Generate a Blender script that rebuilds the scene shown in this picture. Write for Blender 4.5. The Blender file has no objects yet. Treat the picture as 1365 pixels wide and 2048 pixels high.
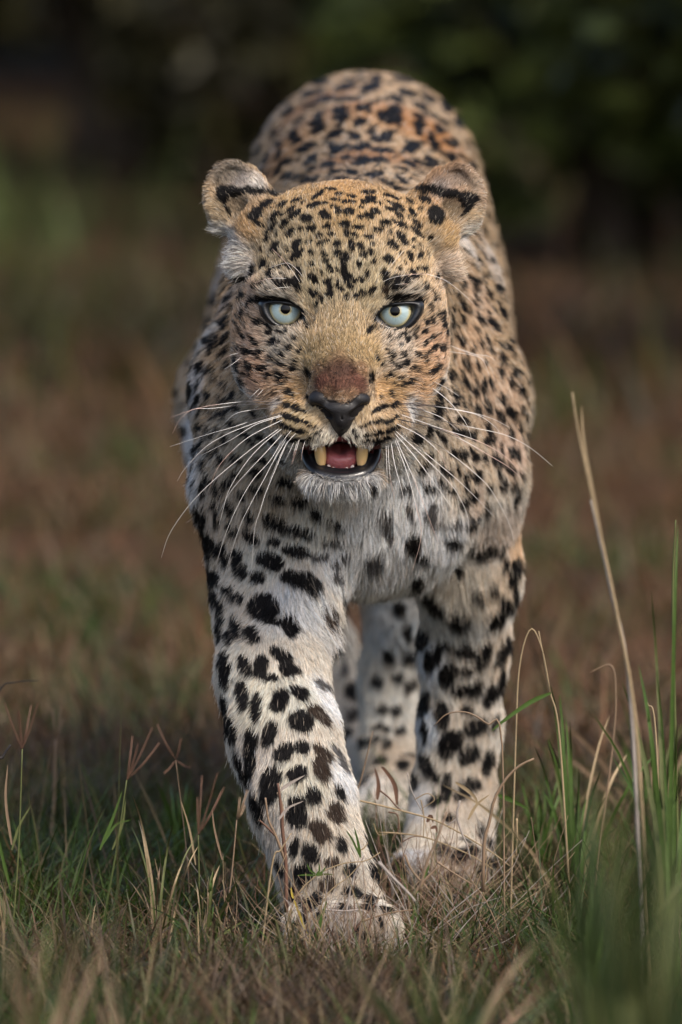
import bpy, math, random
import numpy as np
from mathutils import Vector, Matrix
rad = math.radians
scene = bpy.context.scene
C = scene.collection
rng = np.random.default_rng(7)
random.seed(7)

# ------------------------------------------------------------------ camera
CAM = np.array([0.0, -12.0, 1.40])
AIM = np.array([0.0, 0.0, 0.3567])
FPX = 2400.0 * float(np.linalg.norm(AIM - CAM))
_f = (AIM - CAM) / np.linalg.norm(AIM - CAM)
_r = np.array([1.0, 0, 0])
_u = np.cross(_r, _f)
cam_d = bpy.data.cameras.new("camera")
cam = bpy.data.objects.new("camera", cam_d)
C.objects.link(cam)
cam.location = CAM
cam.rotation_euler = (rad(90) - math.asin(-_f[2]), 0, 0)
cam_d.sensor_fit = 'VERTICAL'
cam_d.sensor_height = 36.0
cam_d.lens = 36.0 * FPX / 2048.0
cam_d.clip_start = 0.5
cam_d.clip_end = 1500
cam_d.dof.use_dof = True
cam_d.dof.focus_distance = 11.995
cam_d.dof.aperture_fstop = cam_d.lens / 80.0
scene.camera = cam

# ------------------------------------------------------------------ world, sun, exposure
world = bpy.data.worlds.new("World")
scene.world = world
world.use_nodes = True
SUN_EL, SUN_AZ = 48.0, 35.0          # azimuth: degrees to the right of the viewer's back
wn = world.node_tree.nodes
wl = world.node_tree.links
sky = wn.new("ShaderNodeTexSky")
sky.sky_type = 'NISHITA'
sky.sun_disc = False
sky.sun_elevation = rad(SUN_EL)
sky.sun_rotation = rad(180.0 - SUN_AZ)
sky.dust_density = 4.0
sky.air_density = 1.0
sky.ozone_density = 1.0
bg = wn["Background"]
bg.inputs["Strength"].default_value = 0.13
wl.new(sky.outputs[0], bg.inputs["Color"])
sd = bpy.data.lights.new("sun", 'SUN')
sd.energy = 1.5
sd.angle = rad(14)
sd.color = (1.0, 0.92, 0.82)
sun = bpy.data.objects.new("sun", sd)
C.objects.link(sun)
_sv = Vector((math.sin(rad(SUN_AZ)) * math.cos(rad(SUN_EL)), -math.cos(rad(SUN_AZ)) * math.cos(rad(SUN_EL)), math.sin(rad(SUN_EL))))
sun.rotation_euler = _sv.to_track_quat('Z', 'Y').to_euler()
sun.location = (3, -5, 6)
scene.render.engine = 'CYCLES'
scene.cycles.use_denoising = True
scene.cycles.max_bounces = 6
scene.cycles.diffuse_bounces = 3
scene.cycles.glossy_bounces = 2
scene.cycles.transmission_bounces = 2
scene.cycles.transparent_max_bounces = 6
scene.view_settings.view_transform = 'Standard'
scene.view_settings.look = 'None'
scene.view_settings.gamma = 1
scene.view_settings.use_curve_mapping = False
scene.view_settings.exposure = 0.95

# ------------------------------------------------------------------ helpers
def W(px, py, y=0.0):
    """world point at depth y for a position measured in the reference frame (1365 x 2048)"""
    px = np.asarray(px, float); py = np.asarray(py, float)
    d = _f + ((px[..., None] - 682.5) / FPX) * _r + ((1024.0 - py[..., None]) / FPX) * _u
    t = (np.asarray(y, float)[..., None] - CAM[1]) / d[..., 1:2]
    return CAM + d * t

def PRJ(P):
    q = P - CAM
    z = q @ _f
    return 682.5 + FPX * (q @ _r) / z, 1024.0 - FPX * (q @ _u) / z, z

def R(r, y=0.0):
    return r / 2400.0 * (12.0 + y) / 12.0

def tag(o, label=None, cat=None, group=None, kind=None):
    if label: o["label"] = label
    if cat: o["category"] = cat
    if group: o["group"] = group
    if kind: o["kind"] = kind
    return o

def empty(name, loc=(0, 0, 0)):
    o = bpy.data.objects.new(name, None)
    o.location = loc
    C.objects.link(o)
    return o

def mesh_obj(name, V, F, mat, parent=None, smooth=True, mats=None, mi=None, cols=None):
    me = bpy.data.meshes.new(name)
    V = np.asarray(V, np.float32)
    if parent is not None:
        V = V - np.array(parent.location[:], np.float32) if parent.parent is None else V - np.array((parent.location + parent.parent.location)[:], np.float32)
    if isinstance(F, np.ndarray):
        n, k = F.shape
        me.vertices.add(len(V)); me.vertices.foreach_set("co", V.ravel())
        me.loops.add(n * k); me.loops.foreach_set("vertex_index", F.ravel().astype(np.int32))
        me.polygons.add(n)
        me.polygons.foreach_set("loop_start", np.arange(0, n * k, k, dtype=np.int32))
        me.polygons.foreach_set("loop_total", np.full(n, k, np.int32))
        me.update(calc_edges=True)
    else:
        me.from_pydata([tuple(v) for v in V.tolist()], [], F)
    if smooth:
        me.polygons.foreach_set("use_smooth", np.ones(len(me.polygons), bool))
    for m in (mats or [mat]):
        me.materials.append(m)
    if mi is not None:
        me.polygons.foreach_set("material_index", np.asarray(mi, np.int32))
    if cols is not None:
        a = me.color_attributes.new("tint", 'FLOAT_COLOR', 'POINT')
        cc = np.ones((len(V), 4), np.float32); cc[:, :3] = cols
        a.data.foreach_set("color", cc.ravel())
    me.update()
    o = bpy.data.objects.new(name, me)
    C.objects.link(o)
    if parent is not None:
        o.parent = parent
    return o

def mat_new(name):
    m = bpy.data.materials.new(name)
    m.use_nodes = True
    return m, m.node_tree.nodes, m.node_tree.links, m.node_tree.nodes["Principled BSDF"]

def plain(name, col, rough=0.6, spec=0.5, coat=0.0, noise=0.0, nscale=60.0, sss=0.0, bump=0.0, col2=None):
    m, N, L, b = mat_new(name)
    b.inputs["Roughness"].default_value = rough
    b.inputs["Specular IOR Level"].default_value = spec
    b.inputs["Coat Weight"].default_value = coat
    b.inputs["Coat Roughness"].default_value = 0.05
    if sss:
        b.inputs["Subsurface Weight"].default_value = sss
        b.inputs["Subsurface Radius"].default_value = (0.004, 0.002, 0.001)
    tc = N.new("ShaderNodeTexCoord")
    nz = N.new("ShaderNodeTexNoise"); nz.inputs["Scale"].default_value = nscale; nz.inputs["Detail"].default_value = 6
    L.new(tc.outputs["Object"], nz.inputs["Vector"])
    mx = N.new("ShaderNodeMix"); mx.data_type = 'RGBA'
    L.new(nz.outputs["Fac"], mx.inputs[0])
    c2 = col2 if col2 else tuple(max(0, c * (1 - noise)) for c in col)
    c1 = col if col2 else tuple(c * (1 + noise) for c in col)
    mx.inputs[6].default_value = (*c1, 1); mx.inputs[7].default_value = (*c2, 1)
    L.new(mx.outputs[2], b.inputs["Base Color"])
    if bump:
        bp = N.new("ShaderNodeBump"); bp.inputs["Strength"].default_value = bump; bp.inputs["Distance"].default_value = 0.001
        L.new(nz.outputs["Fac"], bp.inputs["Height"]); L.new(bp.outputs[0], b.inputs["Normal"])
    return m

def _hash(ix, iy, iz, s):
    h = (ix * 374761393 + iy * 668265263 + iz * 2147483647 + s * 1274126177) & 0xFFFFFFFF
    h = ((h ^ (h >> 13)) * 1274126177) & 0xFFFFFFFF
    return ((h ^ (h >> 16)) & 0xFFFF) / 32767.5 - 1.0

def vnoise(P, scale, seed=0):
    """value noise, -1..1; P (n,3), cell size = scale"""
    q = P / scale
    i = np.floor(q).astype(np.int64); f = q - i
    f = f * f * (3 - 2 * f)
    out = 0
    for dx in (0, 1):
        wx = f[:, 0] if dx else 1 - f[:, 0]
        for dy in (0, 1):
            wy = f[:, 1] if dy else 1 - f[:, 1]
            for dz in (0, 1):
                wz = f[:, 2] if dz else 1 - f[:, 2]
                out = out + wx * wy * wz * _hash(i[:, 0] + dx, i[:, 1] + dy, i[:, 2] + dz, seed)
    return out

def vnoise3(P, scale, seed=0):
    return np.stack([vnoise(P, scale, seed + k * 17) for k in range(3)], 1)

def nrm(v):
    return v / np.maximum(np.linalg.norm(v, axis=-1, keepdims=True), 1e-12)
# ------------------------------------------------------------------ ground, one sheet to the horizon
def ground_h(x, y):
    P = np.stack([x, y, np.zeros_like(x)], 1)
    far = np.clip((np.hypot(x, y) - 6) / 30, 0, 1)
    return vnoise(P, .35, 3) * .006 + vnoise(P, .09, 4) * .003 + vnoise(P, 2.5, 5) * .02 * np.clip((np.abs(y - .4) - 2.5) / 3, 0, 1) + vnoise(P, 14, 6) * .25 * far * (y > 12) - .006

def axis_pts(segs):
    return np.unique(np.concatenate([np.arange(a, b, s) for a, b, s in segs]))
gx = axis_pts([(-700, -60, 80), (-60, -8, 6), (-8, -2, .5), (-2, 2.001, .05), (2, 8, .5), (8, 60, 6), (60, 701, 80)])
gy = axis_pts([(-400, -40, 60), (-40, -13, 4), (-13, -5, .5), (-5, 6, .06), (6, 24, .4), (24, 80, 6), (80, 901, 80)])
X, Y = np.meshgrid(gx, gy, indexing='ij')
Z = ground_h(X.ravel(), Y.ravel())
nx_, ny_ = len(gx), len(gy)
I = np.arange(nx_ * ny_).reshape(nx_, ny_)
GF = np.stack([I[:-1, :-1].ravel(), I[1:, :-1].ravel(), I[1:, 1:].ravel(), I[:-1, 1:].ravel()], 1)

m_g, N_, L_, b_ = mat_new("savanna_soil")
tc_ = N_.new("ShaderNodeTexCoord")
def nznode(scale, det=6, dist=0):
    q = N_.new("ShaderNodeTexNoise"); q.inputs["Scale"].default_value = scale; q.inputs["Detail"].default_value = det; q.inputs["Distortion"].default_value = dist
    L_.new(tc_.outputs["Object"], q.inputs["Vector"]); return q
def ramp(src, pts):
    r = N_.new("ShaderNodeValToRGB"); L_.new(src, r.inputs[0])
    e = r.color_ramp.elements
    e[0].position, e[0].color = pts[0][0], (*pts[0][1], 1); e[1].position, e[1].color = pts[-1][0], (*pts[-1][1], 1)
    for p, c in pts[1:-1]:
        q = e.new(p); q.color = (*c, 1)
    return r
n1 = nznode(1.1, 5, .5); n2 = nznode(40, 8); n3 = nznode(6, 5)
r1 = ramp(n1.outputs["Fac"], [(.30, (.030, .036, .012)), (.45, (.055, .044, .020)), (.55, (.080, .042, .022)), (.72, (.060, .036, .018))])
r2 = ramp(n2.outputs["Fac"], [(.3, (.35, .33, .30)), (.7, (1.15, 1.1, 1.0))])
mm_ = N_.new("ShaderNodeMix"); mm_.data_type = 'RGBA'; mm_.blend_type = 'MULTIPLY'; mm_.inputs[0].default_value = .9
L_.new(r1.outputs[0], mm_.inputs[6]); L_.new(r2.outputs[0], mm_.inputs[7]); L_.new(mm_.outputs[2], b_.inputs["Base Color"])
b_.inputs["Roughness"].default_value = .95; b_.inputs["Specular IOR Level"].default_value = .1
bp = N_.new("ShaderNodeBump"); bp.inputs["Distance"].default_value = .02; L_.new(n2.outputs["Fac"], bp.inputs["Height"]); L_.new(bp.outputs[0], b_.inputs["Normal"])
g = mesh_obj("ground", np.stack([X.ravel(), Y.ravel(), Z], 1), GF, m_g)
tag(g, kind="structure", label="reddish brown savanna soil under grass and litter")

def gz(x, y): return float(ground_h(np.array([x]), np.array([y]))[0])

# ------------------------------------------------------------------ grass blades
m_gr, N_, L_, b_ = mat_new("grass_blade")
at = N_.new("ShaderNodeAttribute"); at.attribute_name = "tint"
L_.new(at.outputs["Color"], b_.inputs["Base Color"])
b_.inputs["Roughness"].default_value = .5; b_.inputs["Specular IOR Level"].default_value = .3
tr = N_.new("ShaderNodeBsdfTranslucent"); L_.new(at.outputs["Color"], tr.inputs["Color"])
ms = N_.new("ShaderNodeMixShader"); ms.inputs[0].default_value = .3
L_.new(b_.outputs[0], ms.inputs[1]); L_.new(tr.outputs[0], ms.inputs[2]); L_.new(ms.outputs[0], N_["Material Output"].inputs["Surface"])

def blades(base, length, width, lean_dir, lean, bend, col, seg=4):
    """strips: base (n,3); returns V, F, colours"""
    n = len(base); t = np.linspace(0, 1, seg + 1)
    d = np.stack([np.cos(lean_dir), np.sin(lean_dir), np.zeros(n)], 1)
    side_a = lean_dir + math.pi / 2 + rng.normal(0, .7, n)
    sd_ = np.stack([np.cos(side_a), np.sin(side_a), np.zeros(n)], 1)
    V = np.empty((n, 2 * (seg + 1), 3), np.float32)
    for k, q in enumerate(t):
        h = length * (q * np.cos(lean * .6) - bend * .5 * q * q * q)
        o = length * (q * np.sin(lean) + bend * .55 * q * q)
        c = base + d * o[:, None]; c[:, 2] += h
        w = width * (1 - q) ** .6 * .5 * (.55 + .45 * min(1, q * 4)) + .00008
        V[:, 2*k] = c - sd_ * w[:, None]; V[:, 2*k+1] = c + sd_ * w[:, None]
    m = 2 * (seg + 1)
    f = np.array([[2*k, 2*k+1, 2*k+3, 2*k+2] for k in range(seg)])
    F = (np.arange(n)[:, None, None] * m + f[None]).reshape(-1, 4)
    cc = np.repeat(col, m, axis=0).reshape(n, m, 3)
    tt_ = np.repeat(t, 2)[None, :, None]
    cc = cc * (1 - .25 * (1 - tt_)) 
    return V.reshape(-1, 3), F, cc.reshape(-1, 3)

GREEN = np.array([.050, .088, .012]); OLIVE = np.array([.070, .072, .016]); STRAW = np.array([.22, .16, .085]); DRY = np.array([.105, .066, .038]); RED = np.array([.170, .084, .040]); DARK = np.array([.03, .028, .014])
def grass_field(name, n, xr, yr, ln, wd, mix, lean=.5, bend=.5, clump=.12, avoid=True, density=None):
    x = rng.uniform(xr[0], xr[1], n * 2); y = rng.uniform(yr[0], yr[1], n * 2)
    P = np.stack([x, y, np.zeros_like(x)], 1)
    keep = rng.random(n * 2) < np.clip(.5 + vnoise(P, clump, 51) * .7 + vnoise(P, clump * 4, 52) * .35, .03, 1)
    if density is not None: keep &= rng.random(n * 2) < density(x, y)
    if avoid:   # the paws press the grass down
        for cx, cy, r in ((.004, -.045, .045), (.088, .32, .05)):
            keep &= np.hypot(x - cx, y - cy) > r * rng.uniform(.55, 1.1, n * 2)
    x, y = x[keep][:n], y[keep][:n]; n = len(x)
    base = np.stack([x, y, ground_h(x, y) - .003], 1)
    L = ln * rng.lognormal(0, .38, n)
    # trodden short in front of and round the paws
    L *= 1 - .55 * np.exp(-(((x - .02) / .09) ** 2 + ((y + .16) / .22) ** 2)) - .35 * np.exp(-(((x - .09) / .08) ** 2 + ((y - .22) / .16) ** 2))
    w = wd * rng.uniform(.6, 1.3, n)
    cols = np.array([c for c, p in mix]); pr_ = np.array([p for c, p in mix], float)
    ns = (vnoise(base * [1, 1, 0], .22, 61) + vnoise(base * [1, 1, 0], .05, 62) * .5)
    ord_ = rng.normal(0, .33, n) + ns          # green patches and dry patches
    q = np.argsort(np.argsort(ord_)) / n
    cum = np.cumsum(pr_ / pr_.sum()); ci = np.searchsorted(cum, np.clip(q, 0, .9999))
    col = .80 * cols[ci] * rng.normal(1, .26, n).clip(.5, 1.6)[:, None]
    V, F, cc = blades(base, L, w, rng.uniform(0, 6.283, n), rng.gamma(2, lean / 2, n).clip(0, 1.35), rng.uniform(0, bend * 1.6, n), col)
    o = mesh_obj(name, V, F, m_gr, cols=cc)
    return o

o = grass_field("short_grass", 60000, (-.75, .75), (-1.6, 1.2), .048, .0021, [(GREEN, .42), (OLIVE, .24), (STRAW, .13), (DRY, .21)], .75, .6)
tag(o, "short mixed green and straw grass round the front paws", kind="stuff")
o = grass_field("ground_litter", 45000, (-.75, .75), (-1.8, 1.6), .040, .0019, [(DRY, .35), (RED, .22), (DARK, .35), (STRAW, .08)], 1.9, .3, .3)
tag(o, "matted dry brown stems lying on the soil", kind="stuff")
o = grass_field("meadow_grass", 55000, (-2.0, 2.0), (1.2, 5.2), .050, .0036, [(GREEN, .10), (OLIVE, .12), (STRAW, .10), (RED, .46), (DRY, .22)], .7, .5, .3, False)
tag(o, "reddish brown grass stretching away behind the leopard", kind="stuff")
o = grass_field("distant_grass", 42000, (-3.5, 3.5), (5.0, 10.5), .075, .008, [(OLIVE, .42), (DRY, .26), (RED, .26), (DARK, .06)], .6, .5, .8, False)
tag(o, "olive grass in front of the far bushes", kind="stuff")
o = grass_field("side_grass", 44000, (-3.2, 3.2), (-3.4, 1.6), .055, .0034, [(GREEN, .3), (OLIVE, .25), (STRAW, .2), (DRY, .25)], .7, .5, .3, False,
                density=lambda x, y: ((np.abs(x) > .7) | (y < -1.5)).astype(float) * (y > -3.4))
tag(o, "grass spreading out to both sides of the leopard", kind="stuff")

o = grass_field("straw_stems", 1500, (-.75, .75), (-.9, 1.3), .095, .0013, [(STRAW, .45), (DRY, .3), (OLIVE, .15), (GREEN, .10)], .35, .35, .2)
tag(o, "thin upright straw stems rising above the short grass", kind="stuff")

o = grass_field("green_meadow_strip", 9000, (-3.5, .1), (7.9, 9.1), .09, .009, [(np.array([.12, .16, .045]), .7), (OLIVE, .3)], .6, .5, .8, False)
tag(o, "fresh green strip of grass before the bushes on the left", kind="stuff")
# ------------------------------------------------------------------ signed-distance modelling of the animal
PR = []          # primitives: (op, fn, bbox lo, bbox hi, k)

def add_prim(op, fn, lo, hi, k):
    PR.append((op, fn, np.array(lo) - k - 0.004, np.array(hi) + k + 0.004, k))

def cone(a, b, ra, rb, k=0.02, op='u'):
    a = np.array(a, float); b = np.array(b, float)
    ba = b - a; l2 = ba @ ba
    def fn(P):
        t = np.clip(((P - a) @ ba) / l2, 0, 1)
        return np.linalg.norm(P - a - t[:, None] * ba, axis=1) - (ra + (rb - ra) * t)
    m = max(ra, rb)
    add_prim(op, fn, np.minimum(a, b) - m, np.maximum(a, b) + m, k)

def ell(c, r, k=0.02, op='u', M=None):
    c = np.array(c, float); r = np.array(r, float)
    def fn(P):
        q = P - c
        if M is not None: q = q @ M
        k0 = np.linalg.norm(q / r, axis=1); k1 = np.linalg.norm(q / (r * r), axis=1)
        return k0 * (k0 - 1.0) / np.maximum(k1, 1e-9)
    m = r if M is None else np.full(3, r.max())
    add_prim(op, fn, c - m, c + m, k)

def rotm(ax, ay, az):
    from mathutils import Euler
    return np.array(Euler((rad(ax), rad(ay), rad(az))).to_matrix())

def evalsdf(P, prims):
    d = np.full(len(P), 1.0)
    for op, fn, lo, hi, k in prims:
        e = fn(P)
        if op == 'u':
            h = np.clip(0.5 + 0.5 * (d - e) / k, 0, 1)
            d = d * (1 - h) + e * h - k * h * (1 - h)
        else:
            h = np.clip(0.5 - 0.5 * (d + e) / k, 0, 1)
            d = d * (1 - h) - e * h + k * h * (1 - h)
    return d

def surface(prims, h, lo=None, hi=None, B=4):
    los = np.min([p[2] for p in prims if p[0] == 'u'], 0) if lo is None else np.array(lo)
    his = np.max([p[3] for p in prims if p[0] == 'u'], 0) if hi is None else np.array(hi)
    nb = np.ceil((his - los) / (h * B)).astype(int) + 2
    org = los - h * B
    # coarse pass, in chunks of CH blocks
    bc = np.stack(np.meshgrid(*[np.arange(n) for n in nb], indexing='ij'), -1).reshape(-1, 3)
    cc = org + (bc + 0.5) * h * B
    CH = 12
    key = (bc // CH); nk = (nb + CH - 1) // CH
    kid = (key[:, 0] * nk[1] + key[:, 1]) * nk[2] + key[:, 2]
    order = np.argsort(kid, kind='stable'); bounds = np.flatnonzero(np.diff(kid[order])) + 1
    D = np.full(nb * B, 1.0, np.float32)
    off = np.stack(np.meshgrid(*[np.arange(B)] * 3, indexing='ij'), -1).reshape(-1, 3)
    half = h * B * 0.87 + h * 1.5
    for grp in np.split(order, bounds):
        c0 = org + key[grp[0]] * CH * B * h; c1 = c0 + CH * B * h
        pl = [p for p in prims if np.all(p[2] < c1) and np.all(p[3] > c0)]
        if not pl: continue
        dc = evalsdf(cc[grp], pl)
        ins = grp[dc < -half]
        for b in bc[ins]:
            D[b[0]*B:b[0]*B+B, b[1]*B:b[1]*B+B, b[2]*B:b[2]*B+B] = -1.0
        act = grp[np.abs(dc) <= half * 1.35]
        if not len(act): continue
        ii = (bc[act][:, None, :] * B + off[None]).reshape(-1, 3)
        dv = evalsdf(org + ii * h, pl)
        D[ii[:, 0], ii[:, 1], ii[:, 2]] = dv
    # surface nets
    S = D < 0
    n = np.array(D.shape)
    c = np.zeros(n - 1, np.uint8)
    for dx in (0, 1):
        for dy in (0, 1):
            for dz in (0, 1):
                c += S[dx:n[0]-1+dx, dy:n[1]-1+dy, dz:n[2]-1+dz]
    cells = np.argwhere((c > 0) & (c < 8))
    idx = np.full(n - 1, -1, np.int32)
    idx[cells[:, 0], cells[:, 1], cells[:, 2]] = np.arange(len(cells))
    acc = np.zeros((len(cells), 3)); cnt = np.zeros(len(cells))
    corners = [(0,0,0),(1,0,0),(0,1,0),(1,1,0),(0,0,1),(1,0,1),(0,1,1),(1,1,1)]
    val = [D[cells[:, 0]+a, cells[:, 1]+b, cells[:, 2]+e] for a, b, e in corners]
    for i in range(8):
        for j in range(i + 1, 8):
            A = np.array(corners[i]); Bc = np.array(corners[j])
            if np.abs(A - Bc).sum() != 1: continue
            m = (val[i] < 0) != (val[j] < 0)
            t = np.where(m, val[i] / np.where(m, val[i] - val[j], 1), 0)
            acc += np.where(m[:, None], A + t[:, None] * (Bc - A), 0); cnt += m
    V = org + (cells + acc / cnt[:, None]) * h
    F = []
    for ax in range(3):
        o1, o2 = (ax + 1) % 3, (ax + 2) % 3
        sl0 = [slice(None)] * 3; sl1 = [slice(None)] * 3
        sl0[ax] = slice(0, n[ax]-1); sl1[ax] = slice(1, n[ax])
        a = S[tuple(sl0)]; b = S[tuple(sl1)]
        e = np.argwhere(a != b)
        e = e[(e[:, o1] > 0) & (e[:, o2] > 0) & (e[:, o1] < n[o1]-1) & (e[:, o2] < n[o2]-1)]
        sgn = a[e[:, 0], e[:, 1], e[:, 2]]
        def g(s1, s2):
            q = e.copy(); q[:, o1] -= s1; q[:, o2] -= s2
            return idx[q[:, 0], q[:, 1], q[:, 2]]
        q = np.stack([g(1, 1), g(0, 1), g(0, 0), g(1, 0)], 1)
        q[~sgn] = q[~sgn][:, ::-1]
        F.append(q)
    F = np.concatenate(F)
    F = F[(F >= 0).all(1)]
    # gentle smoothing
    E = np.concatenate([F[:, [0, 1]], F[:, [1, 2]], F[:, [2, 3]], F[:, [3, 0]]])
    for _ in range(2):
        s = np.zeros_like(V); w = np.bincount(E[:, 0], minlength=len(V)).astype(float)
        for k in range(3):
            s[:, k] = np.bincount(E[:, 0], V[E[:, 1], k], minlength=len(V))
        V = V * 0.5 + 0.5 * s / np.maximum(w, 1)[:, None]
    return V, F

def vnormals(V, F):
    fn = np.cross(V[F[:, 2]] - V[F[:, 0]], V[F[:, 3]] - V[F[:, 1]])
    N = np.zeros_like(V)
    for k in range(4):
        for a in range(3):
            N[:, a] += np.bincount(F[:, k], fn[:, a], minlength=len(V))
    return nrm(N)

# body, measured against the reference frame; y = depth in metres (0 = plane of the eyes)
def SP(px, py, y): return W(np.array(px), np.array(py), y)
def chain(pts, k=0.02):
    for (a, b) in zip(pts[:-1], pts[1:]):
        cone(SP(*a[:3]), SP(*b[:3]), R(a[3], a[2]), R(b[3], b[2]), k)

def build_body():
    chain([(748, 548, .42, 192), (738, 450, .80, 215), (730, 378, 1.14, 232)], .05)
    chain([(720, 850, .36, 250), (735, 740, .75, 255), (738, 620, 1.05, 225)], .06)
    # shoulders
    chain([(875, 600, .46, 122), (935, 790, .36, 88), (945, 960, .34, 86)], .05)
    chain([(565, 600, .36, 118), (508, 770, .26, 100), (515, 960, .18, 120)], .05)
    # neck and chest
    chain([(690, 570, .17, 175), (715, 640, .36, 215)], .05)
    chain([(695, 800, .17, 190), (700, 930, .24, 215), (735, 1040, .30, 135)], .05)
    chain([(620, 1010, .19, 130), (800, 1010, .25, 135)], .05)
    # leading foreleg
    chain([(515, 960, .18, 122), (552, 1150, .17, 118), (555, 1240, .14, 108), (545, 1350, .09, 98), (570, 1470, .05, 99),
           (606, 1600, .02, 92), (643, 1715, .0, 80), (664, 1790, -.005, 84)], .025)
    cone(SP(668, 1790, -.005), SP(682, 1840, -.03), R(80), R(72), .02)
    for x, y, q in ((614, 1862, -.066), (660, 1872, -.092), (708, 1872, -.092), (756, 1862, -.068)):
        cone(SP(672 + (x-690)*.5, 1812, -.02), W(np.array(x), np.array(y), q) * [1, 1, 0] + [0, 0, .017], R(36), .0185, .006)
    # other foreleg, one step behind
    chain([(950, 960, .34, 95), (938, 1150, .38, 92), (928, 1300, .41, 78), (920, 1450, .42, 70), (908, 1580, .42, 70),
           (896, 1690, .40, 74), (888, 1730, .38, 76)], .025)
    for x, q in ((820, .315), (862, .295), (905, .295), (948, .315)):
        cone(SP(880 + (x-888)*.5, 1715, .36), W(np.array(x), np.array(1800), q) * [1, 1, 0] + [0, 0, .018], R(38), .018, .010)
    # hind legs
    chain([(600, 520, 1.12, 150), (482, 800, .92, 108), (486, 900, .86, 88), (580, 1120, 1.02, 62), (650, 1290, 1.12, 42), (690, 1420, 1.08, 40), (712, 1560, 1.02, 40), (716, 1620, .99, 44)], .04)
    chain([(850, 540, 1.12, 150), (930, 800, .90, 110), (900, 980, .84, 112), (825, 1200, .88, 78), (800, 1360, .90, 62), (798, 1500, .88, 56), (798, 1620, .84, 58)], .04)
    for bx, by, yy, dx0 in ((716, 0, .93, 0), (798, 0, .78, 0)):
        for dx in (-48, -17, 17, 48):
            cone(W(np.array(bx + dx*.4), np.array(1600), yy + .05) * [1, 1, 0] + [0, 0, .045], W(np.array(bx + dx), np.array(1600), yy - .03 + abs(dx) * .0004) * [1, 1, 0] + [0, 0, .019], .018, .018, .010)
    # tail, hanging behind and curling up at the tip
    t = [(0.03, 1.30, .60, .034), (0.04, 1.44, .50, .028), (0.05, 1.52, .36, .024), (0.06, 1.60, .24, .022), (0.07, 1.74, .18, .021), (0.08, 1.88, .22, .018)]
    for a, b in zip(t[:-1], t[1:]): cone(a[:3], b[:3], a[3], b[3], .02)

def catmull(P, n):
    P = np.asarray(P, float)
    Q = np.vstack([2 * P[0] - P[1], P, 2 * P[-1] - P[-2]])
    t = np.linspace(0, len(P) - 1 - 1e-6, n); i = t.astype(int); f = (t - i)[:, None]
    a, b, c, d = Q[i], Q[i+1], Q[i+2], Q[i+3]
    return 0.5 * (2*b + (c-a)*f + (2*a-5*b+4*c-d)*f*f + (3*b-a-3*c+d)*f**3)

def H(u, v, w):
    """head-local position (reference pixels right, up, towards the viewer from between the eyes)"""
    return W(np.array(681.0 + u), np.array(625.0 - v), -w / 2400.0)

def build_head():
    s = 1 / 2400.0
    def E(u, v, w, ru, rv, rw, k=14, op='u', rot=None):
        ell(H(u, v, w), (ru*s, rw*s, rv*s), k*s, op, rotm(*rot) if rot else None)
    E(6, 66, -150, 192, 190, 185, 40)
    E(0, 190, -120, 150, 62, 110, 40)
    for q in (-1, 1):
        E(q*132, -35, -118, 84, 118, 112, 40)
        E(q*102, 52, -30, 72, 38, 56, 18)
        E(q*148, -105, -105, 62, 72, 92, 34)
        E(q*90, -160, -45, 56, 60, 78, 30)
        E(q*72, -95, 8, 66, 95, 62, 34)
        E(q*58, 10, -28, 52, 60, 42, 26)
        cone(H(q*88, -205, 40), H(q*122, -115, -45), 48*s, 72*s, 24*s)
        # muzzle
        E(q*62, -222, 84, 74, 52, 70, 30)
        E(q*34, -246, 112, 40, 38, 44, 14)
    cone(H(0, 20, -32), H(2, -150, 108), 66*s, 60*s, 34*s)
    cone(H(0, -80, 40), H(2, -165, 118), 68*s, 56*s, 20*s)
    # jaw and chin
    E(2, -332, 74, 82, 34, 62, 16)
    E(0, -285, -20, 84, 56, 84, 24)
    E(10, -220, -165, 160, 140, 115, 36)
    # mouth
    E(2, -298, 120, 74, 40, 150, 6, 's')
    # eye sockets
    E(-111, -3, 10, 44, 24, 46, 4, 's', (0, 20, 0))
    E(111, -8, 10, 44, 25, 46, 4, 's', (0, -18, 0))
    # tear-line and bridge sides
    E(-62, -40, 40, 14, 60, 14, 14, 's', (0, 8, 0))
    E(64, -42, 40, 14, 60, 14, 14, 's', (0, -8, 0))
    # ears: flattened shells turned back, with a rolled outer edge; fluff below them
    E(-205, 226, -165, 64, 72, 20, 10, 'u', (0, 24, 12))
    cone(H(-160, 165, -140), H(-205, 215, -160), 60*s, 44*s, 14*s)
    cone(H(-140, 215, -150), H(-185, 262, -160), 26*s, 22*s, 14*s)
    E(225, 222, -165, 62, 72, 20, 10, 'u', (0, -24, -12))
    cone(H(175, 165, -140), H(222, 212, -160), 60*s, 44*s, 14*s)
    cone(H(150, 215, -150), H(200, 262, -160), 26*s, 22*s, 14*s)
    E(-212, 208, -122, 34, 30, 16, 16, 's', (0, 30, 12))
    E(228, 205, -122, 34, 30, 16, 16, 's', (0, -30, -12))
    pl = [(-140,240),(-180,280),(-215,298),(-246,282),(-262,245),(-255,208),(-234,178),(-198,150)]
    pr = [(152,236),(196,276),(232,294),(262,276),(278,240),(274,202),(250,168),(208,142)]
    for pts in (pl, pr):
        pts = catmull(np.array(pts, float), 28)
        for i, (a, b) in enumerate(zip(pts[:-1], pts[1:])):
            r_ = (5 if i < 10 else 9) * s
            cone(H(a[0], a[1], -152), H(b[0], b[1], -152), r_, r_, 8*s)
    E(-190, 110, -132, 30, 52, 38, 18)
    E(206, 110, -132, 30, 52, 38, 18)

build_body()
build_head()
BV, BF = surface(PR, 0.0020)
BN = vnormals(BV, BF)
BPX, BPY, BPZ = PRJ(BV)
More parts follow.
